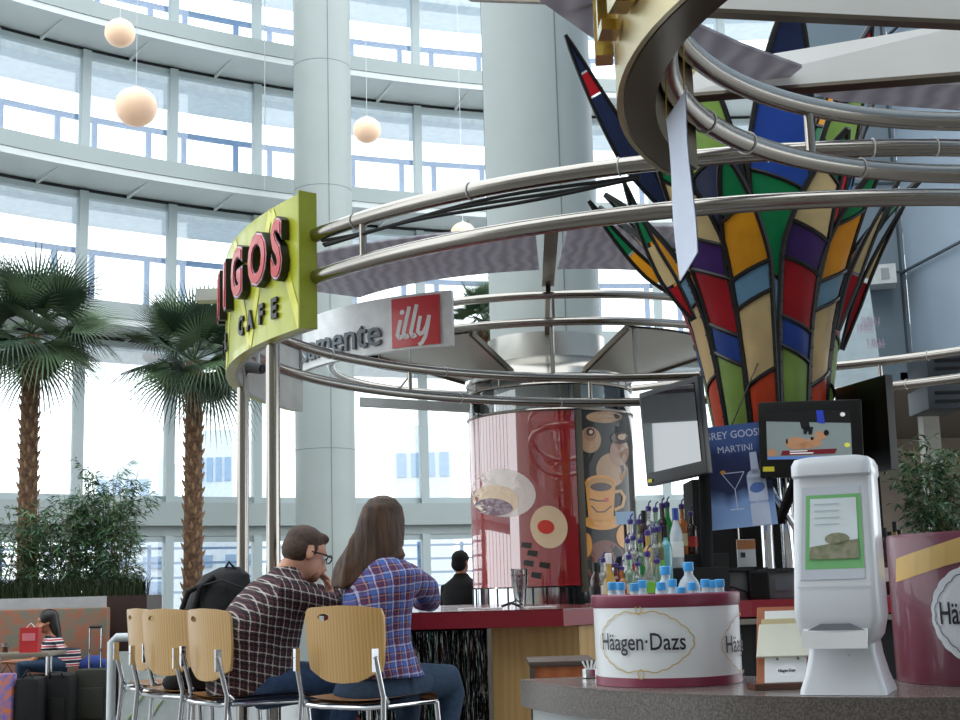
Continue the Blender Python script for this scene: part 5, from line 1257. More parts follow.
hand_geo(body, wrR, Vector((-.25, .05, 1)), Vector((-.6, -.3, 0)), 1.0, 1.0, 1); hand_geo(body, wrL, f*.6+l*.8, Vector((0, 0, -1)), 1.0, .4, -1)
knR, knL = Hp+f*.43+l*.11+Vector((0, 0, -.01)), Hp+f*.44-l*.13
ftR, ftL = knR+Vector((0, 0, -.42))-f*.08, knL+Vector((0, 0, -.42))-f*.05
for a_, b_, q in ((knR, ftR, 1), (knL, ftL, -1)):
    body.tube([Hp+l*.10*q, a_], [.06, .042], 12); body.tube([a_, b_], [.04, .034], 12); body.tube([b_, b_+f*.16+Vector((0, 0, -.03))], [.04, .03], 10)
fleshed(body, 'body', SKIN, man)
PLAIDM = plaid('dark checked cotton', (46, 34, 42), [((206, 196, 190), .0, .13, 'u', .7), ((206, 196, 190), .0, .13, 'v', .7), ((112, 52, 56), .45, .58, 'u', .55), ((112, 52, 56), .45, .58, 'v', .55), ((18, 16, 26), .62, .8, 'u', .6), ((18, 16, 26), .62, .8, 'v', .6)], (.045, .045, .25))
sh = MB()
sh.loft([(at(251, 694, MY), l*.185, f*.21), (at(251, 672, MY), l*.19, f*.215), (at(253, 645, MY), l*.19, f*.225), (at(262, 618, MY), l*.205, f*.20), (at(271, 597, MY+.02), l*.215, f*.16), (at(277, 581, MY+.03), l*.17, f*.11), (at(285, 572, MY+.03), l*.085, f*.075), (at(289, 566, MY+.03), l*.066, f*.066)], 28)
sh.tube([shR+Vector((-.03, 0, 0)), shR*.5+elR*.5+Vector((0, 0, -.005)), elR, elR*.5+wrR*.5], [.075, .068, .058, .050], 14); sh.tube([shL, elL, elL*.5+wrL*.5], [.075, .062, .05], 14)
fleshed(sh, 'checked_shirt', PLAIDM, man, .012, 4)
jn = MB(); jn.loft([(Hp+Vector((0, 0, -.085)), l*.19, f*.17), (Hp+Vector((0, 0, -.02)), l*.19, f*.17), (Hp+Vector((0, 0, .07)), l*.17, f*.15)], 24)
for a_, b_, q in ((knR, ftR, 1), (knL, ftL, -1)): jn.tube([Hp+l*.09*q-f*.02+Vector((0, 0, -.01)), Hp*.5+a_*.5+l*.02*q, a_, a_+Vector((0, 0, -.05))+f*.01, b_+Vector((0, 0, .04))], [.105, .095, .075, .07, .052], 16)
fleshed(jn, 'jeans', JEANS, man, .012, 4)
for b_ in (ftR, ftL):
    mb = MB(); mb.tube([b_+Vector((0, 0, .0))-f*.05, b_+f*.10+Vector((0, 0, -.03)), b_+f*.19+Vector((0, 0, -.04))], [.045, .045, .032], 12); mb.build('shoe', SHOE, man)
HAIRB = mat('short brown hair', (74, 52, 38), .6, var=.3, scale=60, bump=.6, bscale=220)
hr = MB(); hr.ball(Lh(0, -.016, .052), Vector((.080, .097, .076))*1.03, 24, 16, Rh); hr.ball(Lh(0, -.046, .012), Vector((.077, .070, .078))*1.03, 20, 14, Rh)
hr.ball(Lh(0, .050, .088), Vector((.06, .04, .028)), 16, 10, Rh)
for q in (-1, 1): hr.tube([Lh(q*.071, .012, .03), Lh(q*.072, .010, -.008)], [.012, .006], 8)
fleshed(hr, 'hair', HAIRB, man, .008, 2)
FRM = mat('black glasses frame', (18, 14, 14), .3)
mb = MB()
for q in (-1, 1):
    mb.tube([Lh(q*.036+.026*math.cos(2*PI*i/16), .104, .008+.019*math.sin(2*PI*i/16)) for i in range(16)], .0034, 6, closed=True); mb.tube([Lh(q*.062, .102, .014), Lh(q*.082, .05, .012), Lh(q*.082, -.01, .006)], .0034, 6)
mb.tube([Lh(-.01, .106, .012), Lh(.01, .106, .012)], .0034, 6); mb.build('glasses', FRM, man)
mb = MB()
for q in (-1, 1): mb.ball(Lh(q*.030, .076, .006), .0115, 12, 8)
mb.build('eyes', mat('eye white', (220, 216, 210), .2), man)
mb = MB(); mb.ball(Lh(0, .084, .024) , Vector((.046, .016, .006)), 12, 6, Rh); mb.build('eyebrows', HAIRB, man)
BEARD = mat('faint stubble', (150, 104, 80), .7)
mb = MB(); mb.ball(Lh(0, .060, -.078), Vector((.047, .040, .036)), 16, 10, Rh); remesh(mb.build('beard', BEARD, man), .008, 2)

# ---- the woman with long hair, seen from behind
WY = 6.16
f = Vector((.52, .85, 0)).normalized(); l = Vector((f.y, -f.x, 0))
wom = person('person', 'woman with long brown hair and a blue checked shirt seen from behind', (at(374, 690, WY).x, WY, .74))
Hp = at(376, 686, WY); Hd = at(385, 524, WY+.05); neck = at(383, 552, WY+.02)
body = MB(); Lh, Rh = head_geo(body, Hd, f+Vector((0, 0, -.12)), .97)
body.tube([neck+Vector((0, 0, -.06)), Lh(0, -.02, -.04)], [.05, .048], 14)
body.loft([(Hp, l*.15, f*.11), (at(376, 645, WY), l*.12, f*.09), (at(380, 600, WY), l*.14, f*.09), (at(382, 572, WY), l*.14, f*.07), (neck, l*.05, f*.05)], 18)
shR, shL = at(413, 574, WY-.03), at(352, 574, WY+.10)
elR, elL = at(430, 604, WY+.30), at(352, 606, WY+.5)
elR.z = BZ+.06; elL.z = BZ+.06
wrR, wrL = elR+Vector((-.10, .22, .0)), elL+Vector((.16, .16, 0))
body.tube([shR, elR, wrR], [.042, .036, .025], 12); body.tube([shL, elL, wrL], [.042, .036, .025], 12)
hand_geo(body, wrR, Vector((-.6, .8, 0)), Vector((0, 0, -1)), .92, .5, 1); hand_geo(body, wrL, Vector((.8, .6, 0)), Vector((0, 0, -1)), .92, .5, -1)
knR, knL = Hp+f*.42+l*.12, Hp+f*.43-l*.12
ftR, ftL = knR+Vector((0, 0, -.42))-f*.10, knL+Vector((0, 0, -.42))-f*.06
for a_, b_, q in ((knR, ftR, 1), (knL, ftL, -1)):
    body.tube([Hp+l*.10*q, a_], [.06, .042], 12); body.tube([a_, b_], [.038, .032], 12); body.tube([b_, b_+f*.14+Vector((0, 0, -.03))], [.036, .028], 10)
fleshed(body, 'body', SKIN, wom)
PLAIDW = plaid('blue checked cotton', (58, 42, 88), [((70, 104, 178), .0, .26, 'u', .7), ((70, 104, 178), .0, .26, 'v', .7), ((186, 190, 222), .32, .42, 'u', .7), ((186, 190, 222), .32, .42, 'v', .6), ((104, 40, 70), .50, .68, 'u', .5), ((104, 40, 70), .50, .68, 'v', .5), ((196, 146, 120), .82, .89, 'u', .55), ((196, 146, 120), .82, .89, 'v', .45)], (.064, .064, -.12))
sh = MB()
sh.loft([(at(382, 677, WY), l*.205, f*.17), (at(379, 665, WY), l*.19, f*.155), (at(376, 640, WY), l*.165, f*.13), (at(377, 612, WY), l*.170, f*.13), (at(380, 588, WY), l*.185, f*.125), (at(382, 572, WY), l*.18, f*.10), (at(383, 562, WY), l*.12, f*.08), (at(384, 555, WY+.01), l*.058, f*.06)], 28)
sh.tube([shR+Vector((-.03, 0, -.01)), shR*.5+elR*.5+Vector((.02, 0, -.005)), elR+Vector((0, 0, .0)), elR*.4+wrR*.6], [.066, .062, .054, .044], 14); sh.tube([shL+Vector((.02, 0, -.01)), elL, elL*.4+wrL*.6], [.066, .054, .044], 14)
fleshed(sh, 'checked_shirt', PLAIDW, wom, .012, 4)
jn = MB(); jn.loft([(Hp+Vector((0, 0, -.085)), l*.20, f*.18), (Hp+Vector((0, 0, -.03)), l*.205, f*.18), (Hp+Vector((0, 0, .08)), l*.165, f*.13)], 24)
for a_, b_, q in ((knR, ftR, 1), (knL, ftL, -1)): jn.tube([Hp+l*.10*q-f*.02, Hp*.5+a_*.5+l*.01*q, a_, a_+Vector((0, 0, -.05))+f*.01, b_+Vector((0, 0, .04))], [.108, .092, .070, .065, .048], 16)
fleshed(jn, 'jeans', JEANS2, wom, .012, 4)
for b_ in (ftR, ftL):
    mb = MB(); mb.tube([b_-f*.04, b_+f*.08+Vector((0, 0, -.03)), b_+f*.16+Vector((0, 0, -.04))], [.04, .04, .03], 12); mb.build('shoe', SHOE, wom)
HAIRL = mat('long brown hair', (50, 33, 22), .55, 0, .0, 34, rgb2=(92, 64, 46), bump=.5, bscale=90)
for n_ in HAIRL.node_tree.nodes:
    if n_.type == 'TEX_NOISE':
        mp_ = HAIRL.node_tree.nodes.new('ShaderNodeMapping'); mp_.inputs['Scale'].default_value = (1.4, 1.4, .09); n_.inputs['Detail'].default_value = 6
        HAIRL.node_tree.links.new([q_ for q_ in HAIRL.node_tree.nodes if q_.type == 'TEX_COORD'][0].outputs['Object'], mp_.inputs[0]); HAIRL.node_tree.links.new(mp_.outputs[0], n_.inputs['Vector'])
hr = MB()
bk_ = -f
HS = [((384, 495.5), .020, .02), ((384, 499), .052, .055), ((384, 507), .078, .086), ((383, 520), .092, .098), ((382, 534), .106, .092), ((378, 548), .132, .080), ((374, 558), .142, .070), ((370, 568), .138, .058), ((365, 577), .115, .045), ((359, 583), .08, .03), ((352, 588), .03, .015)]
secs = []
for i, ((px, py), a, b) in enumerate(HS):
    c = at(px, py, WY+.04)+bk_*(.012+.065*max(0, (i-3))/6)
    secs.append((c, Vector((1, -.25, .10 if i > 4 else 0))*a, f*b))
hr.loft(secs, 40)
random.seed(9)
for i in range(26):
    xx = 344+i*2.35; yb_ = 586-max(0, xx-368)*.62+random.uniform(-3, 5); hr.tube([at(384+(xx-376)*.45, 512, WY+.02), at(xx+(376-xx)*.22, 540, WY-.02), at(xx+1, (545+yb_)/2, WY-.050), at(xx-3+random.uniform(-2, 2), yb_+random.uniform(0, 5), WY-.05)], [.004, .012, .011, .002], 7)
fleshed(hr, 'long_hair', HAIRL, wom, .008, 3)
mb = MB()
for q in (-1, 1): mb.ball(Lh(q*.031, .078, .006), .012, 12, 8)
mb.build('eyes', mat('eye white', (220, 216, 210), .2), wom)

# ---- person in black behind the bar
PY = 12.3
bp = person('person', 'person with a black cap and black top standing beyond the bar by the drum', (at(461, 600, 13.9).x, 13.9, 0))
BKC = mat('black cloth', (6, 6, 7), .95)
f = Vector((.55, .83, 0)).normalized(); l = Vector((f.y, -f.x, 0)); PY = 13.9
c0 = at(461, 563, PY); body = MB(); Lh, Rh = head_geo(body, c0, f, 1.04)
sx0 = c0.x; nz_ = c0.z-.13
body.tube([(sx0, PY, nz_-.05), Lh(0, -.02, -.04)], [.055, .052], 12)
body.loft([((sx0, PY, .85), l*.17, f*.12), ((sx0, PY, 1.1), l*.15, f*.11), ((sx0, PY, nz_-.18), l*.17, f*.12), ((sx0, PY, nz_-.06), l*.15, f*.09), ((sx0, PY, nz_), l*.05, f*.05)], 16)
for q in (-1, 1):
    s0 = Vector((sx0, PY, nz_-.09))+l*.17*q; e0_ = s0+Vector((0, 0, -.27))+l*.04*q; w0_ = e0_+f*.2+Vector((0, 0, -.08))
    body.tube([s0, e0_, w0_], [.05, .04, .028], 10); hand_geo(body, w0_, f, Vector((0, 0, -1)), 1, .5, q)
    h0_ = Vector((sx0, PY, .85))+l*.09*q; body.tube([h0_, h0_+Vector((0, 0, -.40)), h0_+Vector((0, 0, -.80))], [.08, .055, .04], 10); body.tube([h0_+Vector((0, 0, -.81)), h0_+f*.16+Vector((0, 0, -.82))], [.04, .03], 8)
fleshed(body, 'body', SKIN2, bp, .014, 3)
mb = MB(); mb.loft([((sx0, PY, .80), l*.21, f*.16), ((sx0, PY, 1.05), l*.20, f*.15), ((sx0, PY, nz_-.2), l*.22, f*.15), ((sx0, PY, nz_-.08), l*.20, f*.12), ((sx0, PY, nz_-.01), l*.09, f*.08), ((sx0, PY, nz_+.03), l*.07, f*.07)], 24)
for q in (-1, 1):
    s0 = Vector((sx0, PY, nz_-.09))+l*.17*q; e0_ = s0+Vector((0, 0, -.27))+l*.04*q; w0_ = e0_+f*.2+Vector((0, 0, -.08)); mb.tube([s0, e0_, w0_], [.075, .062, .05], 12)
fleshed(mb, 'black_top', BKC, bp, .014, 4)
mb = MB()
for q in (-1, 1): h0_ = Vector((sx0, PY, .85))+l*.09*q; mb.tube([h0_, h0_+Vector((0, 0, -.4)), h0_+Vector((0, 0, -.78))], [.11, .08, .06], 12)
fleshed(mb, 'trousers', BKC, bp, .016, 3)
mb = MB(); mb.ball(Lh(0, -.012, .045), Vector((.084, .104, .085)), 20, 12, Rh); mb.ball(Lh(0, -.04, -.01), Vector((.080, .075, .08)), 18, 12, Rh); fleshed(mb, 'black_cap', BKC, bp, .01, 2)

# ================================================================== BACKPACK ON THE THIRD CHAIR
BPK = mat('black backpack nylon', (11, 12, 16), .75, bump=.4, bscale=40); BPK2 = mat('dark grey nylon', (26, 29, 38), .6)
by = 6.98; P_ = lambda px, py, dy=0: at(px, py, by+dy)
bag = thing('backpack', 'black backpack propped on a bar chair behind the man', 'backpack', (P_(212, 690).x, by, .76))
mb = MB(); ax = Vector((1, -.25, 0)).normalized(); ay = Vector((.25, 1, 0)).normalized()
mb.loft([(P_(209, 692), ax*.13, ay*.11), (P_(208, 675), ax*.19, ay*.15), (P_(213, 645), ax*.20, ay*.17), (P_(218, 612), ax*.185, ay*.16), (P_(222, 590), ax*.15, ay*.14), (P_(226, 575), ax*.12, ay*.11), (P_(230, 567), ax*.05, ay*.05)], 24)
o = mb.build('main_body', BPK, bag)
MB().ball(P_(186, 682, -.02), Vector((.12, .10, .06)), 16, 10).build('lower_pouch', BPK, bag)
mb = MB(); mb.ball(P_(213, 640, -.14), Vector((.12, .06, .15)), 16, 12); mb.build('front_pocket', BPK2, bag)
for (a, b, c_, d) in (((206, 583), (188, 592), (181, 612), (182, 640)), ((214, 576), (200, 588), (194, 610), (197, 640))):
    mb = MB(); mb.tube([P_(*a, -.12), P_(*b, -.14), P_(*c_, -.14), P_(*d, -.13)], .014, 8); mb.build('shoulder_strap', BPK, bag)
mb = MB(); mb.tube([P_(222, 574, -.05), P_(229, 562, -.05), P_(238, 572, -.05)], .008, 8); mb.build('top_handle', BPK, bag)
mb = MB(); mb.tube([P_(204, 585, -.15), P_(222, 580, -.16), P_(243, 588, -.14)], .005, 6); mb.build('zip', BPK2, bag)

# ================================================================== PALMS
LEAF = [mat('palm leaf green', (84, 108, 74), .5, var=.25, scale=3), mat('palm leaf dark', (44, 68, 48), .5, var=.25, scale=3)]
TRK = mat('palm bark', (128, 98, 74), .9, 0, .0, 22, bump=.8, bscale=30, rgb2=(84, 60, 46)); FIB = mat('palm fibre stub', (160, 128, 96), .9)
def fan(mb, base, d, ln, R, n=40, droop=.25, roll=0.0):
    d = d.normalized(); side = d.cross(Vector((0, 0, 1)))
    if side.length < .1: side = Vector((1, 0, 0))
    side.normalize(); nrm = side.cross(d).normalized()
    q = Quaternion(d, roll); side = q @ side; nrm = q @ nrm
    hub = base+d*ln
    mb.tube([base, base+d*ln*.5+Vector((0, 0, .01)), hub], [.012, .010, .008], 5)
    for i in range(n):
        a = (i/(n-1)*2-1)*2.0; v = d*math.cos(a)+side*math.sin(a); L = R*(1-.18*abs(a)/2)*random.uniform(.9, 1.08)
        w_ = nrm.cross(v).normalized(); pts = []
        for s_ in (0, .35, .65, .85, 1.0):
            p = hub+v*L*s_+nrm*(.06*abs(math.sin(a))*s_)+Vector((0, 0, -droop*L*(max(0, s_-.45))**1.6*2)); pts.append((p, .013*(1.0, 1.2, .7, .35, .04)[int(round(s_*4)) if s_ in (0, 1.0) else (1 if s_ == .35 else 2 if s_ == .65 else 3)]))
        vs = []
        for p, ww in pts: vs += [p-w_*ww+nrm*ww*.35, p, p+w_*ww+nrm*ww*.35]
        fs = []
        for k_ in range(4): fs += [(3*k_, 3*k_+1, 3*k_+4, 3*k_+3), (3*k_+1, 3*k_+2, 3*k_+5, 3*k_+4)]
        mb.add(vs, fs)
def palm(name, lab, cx_, Y, crown_px, trunk_r, R, nf, seed, base_px=None):
    random.seed(seed)
    C = at(*crown_px, Y); B = Vector((at(base_px or crown_px[0], 600, Y).x, Y, 0))
    t = thing(name, lab, 'palm', (B.x, Y, 0))
    mb = MB(); mb.tube([B+(C-B)*i/12 for i in range(13)], [trunk_r*(1.25-.3*i/12) for i in range(13)], 16); mb.build('trunk', TRK, t)
    mb = MB(); H_ = C.z
    for i in range(int(H_*46)):
        z = i/46.0; a = i*2.4; p = B+(C-B)*(z/H_); rr_ = trunk_r*(1.22-.3*z/H_); o_ = Vector((math.cos(a), math.sin(a), 0))
        mb.tube([p+o_*rr_*.85, p+o_*(rr_+.012)+Vector((0, 0, .035)), p+o_*(rr_+.035)+Vector((0, 0, .075))], [.026, .018, .004], 4)
    mb.build('bark_stubs', FIB, t)
    for k_ in range(nf):
        e = 1.35-2.05*(k_/(nf-1))**.9; a = k_*2.39996+seed; d = Vector((math.cos(a)*math.cos(e), math.sin(a)*math.cos(e), math.sin(e)))
        mb = MB(); fan(mb, C+Vector((0, 0, .02)), d, R*random.uniform(.30, .5), R*random.uniform(.52, .70), 40, .06 if e > .5 else (.2 if e > 0 else .55), random.uniform(-.7, .7)); mb.build('frond', LEAF[k_ % 2], t, smooth=0)
    return t
palm('fan_palm', 'tall fan palm standing at the far left', 0, 15.6, (31, 335), .095, 1.16, 25, 3, 27)
palm('fan_palm', 'shorter fan palm just left of the lime sign', 0, 15.9, (194, 362), .098, 1.05, 23, 11, 193)
palm('fan_palm', 'distant palm whose leaves show above the drum', 0, 21.0, (484, 322), .10, .75, 18, 5, 486)

# ================================================================== PLANTER, SHRUBS, GRASS
random.seed(21)
PW_ = mat('pale planter panel', (186, 186, 188), .5); PB_ = mat('dark brown planter panel', (56, 36, 32), .5)
a0_, a1_ = at(-40, 596, 14.3), at(107, 596, 14.3); b1_ = at(147, 596, 14.3)
t = thing('long_planter', 'long planter box with pale front and dark brown end behind the bench', 'planter', ((a0_.x+a1_.x)/2, 14.6, 0))
MB().box(((a0_.x+a1_.x)/2, 14.6, a1_.z/2), (a1_.x-a0_.x, .6, a1_.z)).build('pale_box', PW_, t); MB().box(((a1_.x+b1_.x)/2+.002, 14.62, a1_.z/2-.01), (b1_.x-a1_.x, .66, a1_.z+.02)).build('brown_box', PB_, t)
pz = a1_.z
GR = mat('planter grass', (50, 64, 34), .7, var=.35, scale=20)
mb = MB()
for i in range(2600):
    x = random.uniform(a0_.x, b1_.x-.12); y = random.uniform(14.34, 14.85); h_ = random.uniform(.14, .26); a = random.uniform(0, 2*PI); lx, ly = random.uniform(-.06, .06), random.uniform(-.08, .04)
    w_ = Vector((math.cos(a), math.sin(a), 0))*.006; p = Vector((x, y, pz-.02)); q_ = p+Vector((lx*.5, ly*.5, h_*.7)); r_ = p+Vector((lx*1.6, ly*1.6, h_))
    mb.add([p-w_, p+w_, q_+w_*.8, q_-w_*.8, r_], [(0, 1, 2, 3), (3, 2, 4)])
tag(mb.build('planter_grass', GR, smooth=0), 'strip of dark green grass along the planter top', 'grass', kind='stuff')
BLF = [mat('bamboo leaf', (92, 128, 90), .5, var=.3, scale=4), mat('bamboo leaf dark', (54, 84, 58), .5, var=.3, scale=4)]; STM = mat('bamboo stem', (128, 130, 84), .6)
def shrub(name, lab, base, H_, spread, ns, seed, grp=None, lf=.10, dens=9):
    random.seed(seed); t = thing(name, lab, 'plant', base, grp); st = MB(); fo = MB(); base = Vector(base)
    for s_ in range(ns):
        a = random.uniform(0, 2*PI); top_ = base+Vector((math.cos(a)*spread*random.uniform(.2, 1), math.sin(a)*spread*.5*random.uniform(.2, 1), H_*random.uniform(.62, 1.0))); b_ = base+Vector((random.uniform(-.3, .3)*spread, random.uniform(-.2, .2)*spread, 0))
        st.tube([b_, b_*.5+top_*.5+Vector((0, 0, .05)), top_], [.008, .006, .003], 5)
        for k_ in range(int(H_*dens*2.2)):
            f_ = random.uniform(.12, 1.0); p = b_+(top_-b_)*f_; a2 = random.uniform(0, 2*PI); tw = p+Vector((math.cos(a2)*.14, math.sin(a2)*.14, random.uniform(-.02, .10))); st.tube([p, tw], .002, 3, caps=False)
            for q_ in range(7):
                g = p+(tw-p)*random.uniform(.3, 1.1); a3 = a2+random.uniform(-1.3, 1.3); e = random.uniform(-.9, .6); d = Vector((math.cos(a3)*math.cos(e), math.sin(a3)*math.cos(e), math.sin(e))); L = lf*random.uniform(.6, 1.1); w_ = d.cross(Vector((random.uniform(-1, 1), random.uniform(-1, 1), 1))).normalized()*.0085
                fo.cur = 0 if random.random() < .55 else 1
                m_ = g+d*L*.45; fo.add([g, m_-w_, g+d*L+Vector((0, 0, -.01)), m_+w_], [(0, 1, 2, 3)])
    st.build('stems', STM, t, smooth=0); fo.build('foliage', BLF, t, smooth=0); return t
for i, (px, ty, sp_, ns, lab) in enumerate(((-8, 515, .5, 12, 'bamboo shrub at the left edge of the planter'), (32, 500, .45, 12, 'bamboo shrub in front of the tall palm trunk'), (68, 478, .42, 13, 'bamboo shrub left of the tallest clump'), (95, 460, .40, 14, 'tallest bamboo shrub in the planter'), (122, 468, .34, 11, 'bamboo shrub at the right end of the planter'))):
    b_ = at(px, 596, 14.6); top_ = at(px, ty, 14.6); shrub('bamboo_plant', lab, (b_.x, 14.6+.05*(i % 2), pz-.02), top_.z-pz, sp_, ns, 40+i, 'bamboo shrubs in the planter', .13, 7)
b_ = at(946, 560, 9.4); top_ = at(946, 440, 9.4)
t = thing('plant_trough', 'dark low trough under the plant at the right edge', 'planter', (b_.x, 9.4, 0)); MB().box((0, 0, .55), (.9, .35, 1.1), bevel=.01).build('body', MATTBLACK, t, local=True); MB().box((0, 0, 1.105), (.84, .3, .01)).build('soil', TRK, t, local=True)
shrub('bamboo_plant', 'leafy green plant behind the maroon tub at the right', (b_.x, 9.4, 1.105), top_.z-1.1, .34, 14, 77, None, .09, 12)

# ================================================================== BENCH, SEATED WOMAN, LUGGAGE
PAT = mat('patterned upholstery', (164, 104, 80), .85, 0, 0, 11, rgb2=(122, 122, 106))
a0_, a1_ = at(-40, 607, 13.9), at(106, 607, 13.9)
t = thing('booth_bench', 'long bench with a patterned padded back in front of the planter', 'bench', ((a0_.x+a1_.x)/2, 13.9, 0)); bw = a1_.x-a0_.x
MB().box((0, .12, (a1_.z+.45)/2), (bw, .14, a1_.z-.45), bevel=.03).build('backrest', PAT, t, local=True); MB().box((0, -.15, .42), (bw, .5, .12), bevel=.03).build('seat', mat('brown seat vinyl', (96, 66, 54), .5), t, local=True); MB().box((0, -.08, .18), (bw*.99, .36, .36)).build('base', MATTBLACK, t, local=True)
SY_ = 13.55; pw = person('person', 'dark haired woman in a striped top on the bench resting her chin on her hand', (at(60, 660, SY_).x, SY_, .48))
f = Vector((-.86, -.35, 0)).normalized(); l = Vector((f.y, -f.x, 0))
Hp = at(66, 664, SY_); Hp.z = .57; Hd = at(47, 622, SY_-.02); neck = at(53, 633, SY_)
body = MB(); Lh, Rh = head_geo(body, Hd, f+Vector((0, 0, -.1)), .95); body.tube([neck+Vector((0, 0, -.05)), Lh(0, -.02, -.04)], [.05, .046], 12)
body.loft([(Hp, l*.15, f*.11), (Hp*.5+neck*.5, l*.13, f*.09), (neck+Vector((0, 0, -.06)), l*.14, f*.07), (neck, l*.05, f*.05)], 16)
sR, sL = neck+Vector((.02, 0, -.08))+l*.15, neck+Vector((0, 0, -.08))-l*.15
eR, eL = sR+f*.22+Vector((0, 0, -.17)), sL+f*.20+Vector((0, 0, -.18)); wR = at(40, 636, SY_-.10); wL = eL+f*.2+l*.12
body.tube([sR, eR, wR], [.04, .034, .024], 10); body.tube([sL, eL, wL], [.04, .034, .024], 10)
hand_geo(body, wR, Vector((-.1, 0, 1)), Vector((.5, .3, 0)), .9, 1.1, 1); hand_geo(body, wL, f, Vector((0, 0, -1)), .9, .5, -1)
for q in (-1, 1):
    kn = Hp+f*.42+l*.09*q; ft = kn+Vector((0, 0, -.46)); body.tube([Hp+l*.08*q, kn, ft+Vector((0, 0, .0))], [.06, .042, .036], 10); body.tube([ft, ft+f*.14], [.036, .028], 8)
fleshed(body, 'body', SKIN2, pw, .014, 3)
ST = mat('striped top', (228, 226, 228), .8); nt = ST.node_tree; b = nt.nodes['Principled BSDF']; tc = nt.nodes.new('ShaderNodeTexCoord'); wv = nt.nodes.new('ShaderNodeTexWave'); wv.bands_direction = 'Z'; wv.inputs['Scale'].default_value = 5.2; rp = nt.nodes.new('ShaderNodeValToRGB'); rp.color_ramp.interpolation = 'CONSTANT'
for e_, (ps, cc) in zip((0, 1), ((0, (34, 36, 52)), (.45, (232, 230, 232)))): rp.color_ramp.elements[e_].position = ps; rp.color_ramp.elements[e_].color = (*lin(cc), 1)
e = rp.color_ramp.elements.new(.85); e.color = (*lin((196, 60, 66)), 1)
nt.links.new(tc.outputs['Object'], wv.inputs[0]); nt.links.new(wv.outputs['Fac'], rp.inputs[0]); nt.links.new(rp.outputs[0], b.inputs['Base Color'])
mb = MB(); mb.loft([(Hp+Vector((0, 0, -.02)), l*.18, f*.15), (Hp+Vector((0, 0, .15)), l*.165, f*.135), (neck+Vector((.01, 0, -.14)), l*.18, f*.12), (neck+Vector((0, 0, -.05)), l*.13, f*.09), (neck+Vector((0, 0, -.01)), l*.055, f*.055)], 20); mb.tube([sR, sR*.4+eR*.6], [.06, .052], 10); mb.tube([sL, sL*.4+eL*.6], [.06, .052], 10); fleshed(mb, 'striped_top', ST, pw, .012, 3)
mb = MB()
for q in (-1, 1): kn = Hp+f*.42+l*.09*q; mb.tube([Hp+l*.08*q, kn, kn+Vector((0, 0, -.42))], [.10, .07, .055], 12)
fleshed(mb, 'jeans', JEANS2, pw, .014, 3)
HB = mat('black hair', (20, 16, 16), .45); mb = MB(); mb.ball(Lh(0, -.022, .04), Vector((.086, .10, .09)), 20, 12, Rh); mb.loft([(Lh(0, -.05, .03), l*.085, f*.07), (Lh(0, -.075, -.07), l*.10, f*.055), (Lh(0, -.09, -.18), l*.10, f*.045), (Lh(.0, -.10, -.27), l*.06, f*.03)], 18); fleshed(mb, 'hair', HB, pw, .01, 3)
# table with a red bag
a0_, a1_ = at(-30, 651, 12.9), at(58, 651, 12.9)
t = thing('cafe_table', 'narrow table with chrome leg in front of the seated woman', 'table', ((a0_.x+a1_.x)/2, 12.9, 0))
MB().box((0, 0, a1_.z-.02), (a1_.x-a0_.x, .55, .035), bevel=.006).build('table_top', mat('grey brown table top', (132, 124, 110), .35), t, local=True); MB().tube([((a1_.x-a0_.x)*.4, 0, .02), ((a1_.x-a0_.x)*.4, 0, a1_.z-.04)], .03, 12).build('leg', CHROME, t, local=True); MB().tube([(-.15, 0, .02), (-.15, 0, a1_.z-.04)], .03, 12).build('leg', CHROME, t, local=True); MB().lathe([(.2, 0), (.2, .02), (.03, .035)], ((a1_.x-a0_.x)*.4, 0, 0), 20).build('foot', CHROME, t, local=True)
tz = a1_.z; A, B = at(21, 648, 12.8), at(40, 627, 12.8)
t = thing('paper_bag', 'red paper bag on the table beside the seated woman', 'bag', ((A.x+B.x)/2, 12.8, tz-.001)); MB().box((0, 0, (B.z-tz)/2), (B.x-A.x, .10, B.z-tz)).build('body', mat('red bag', (186, 40, 44), .5), t, local=True); MB().box((0, -.052, (B.z-tz)*.62), ((B.x-A.x)*.7, .004, (B.z-tz)*.3)).build('pale_patch', mat('pink print', (214, 120, 130), .5), t, local=True); MB().tube([(-.04, 0, B.z-tz), (0, 0, B.z-tz+.04), (.04, 0, B.z-tz)], .004, 5).build('handle', PAPER, t, local=True)
def bagbox(name, lab, cat, x0_, y0_, x1_, Y, dep, m, bev=.04, z0=0.0):
    A, B = at(x0_, 700, Y), at(x1_, y0_, Y); t = thing(name, lab, cat, ((A.x+B.x)/2, Y, z0)); MB().box((0, 0, (B.z-z0)/2), (B.x-A.x, dep, B.z-z0), bevel=bev).build('body', m, t, local=True); return t, B.x-A.x, B.z-z0
OLV = mat('olive suitcase fabric', (40, 41, 32), .7, bump=.3); 
t, bw, bh = bagbox('suitcase', 'olive upright suitcase with its handle pulled up', 'suitcase', 76, 668, 110, 12.9, .22, OLV)
for q in (-1, 1): MB().tube([(q*.055, .06, bh-.02), (q*.055, .06, bh+.38)], .009, 8).build('handle_tube', CHROME, t, local=True)
MB().tube([(-.06, .06, bh+.38), (.06, .06, bh+.38)], .014, 8).build('handle_grip', BLACK, t, local=True); MB().box((0, -.115, bh*.45), (bw*.8, .03, bh*.5), bevel=.012).build('front_pocket', OLV, t, local=True)
for q in (-1, 1): MB().tube([(q*bw*.4-.01, .05, .025), (q*bw*.4+.01, .05, .025)], .025, 10).build('wheel', RUBBER, t, local=True)
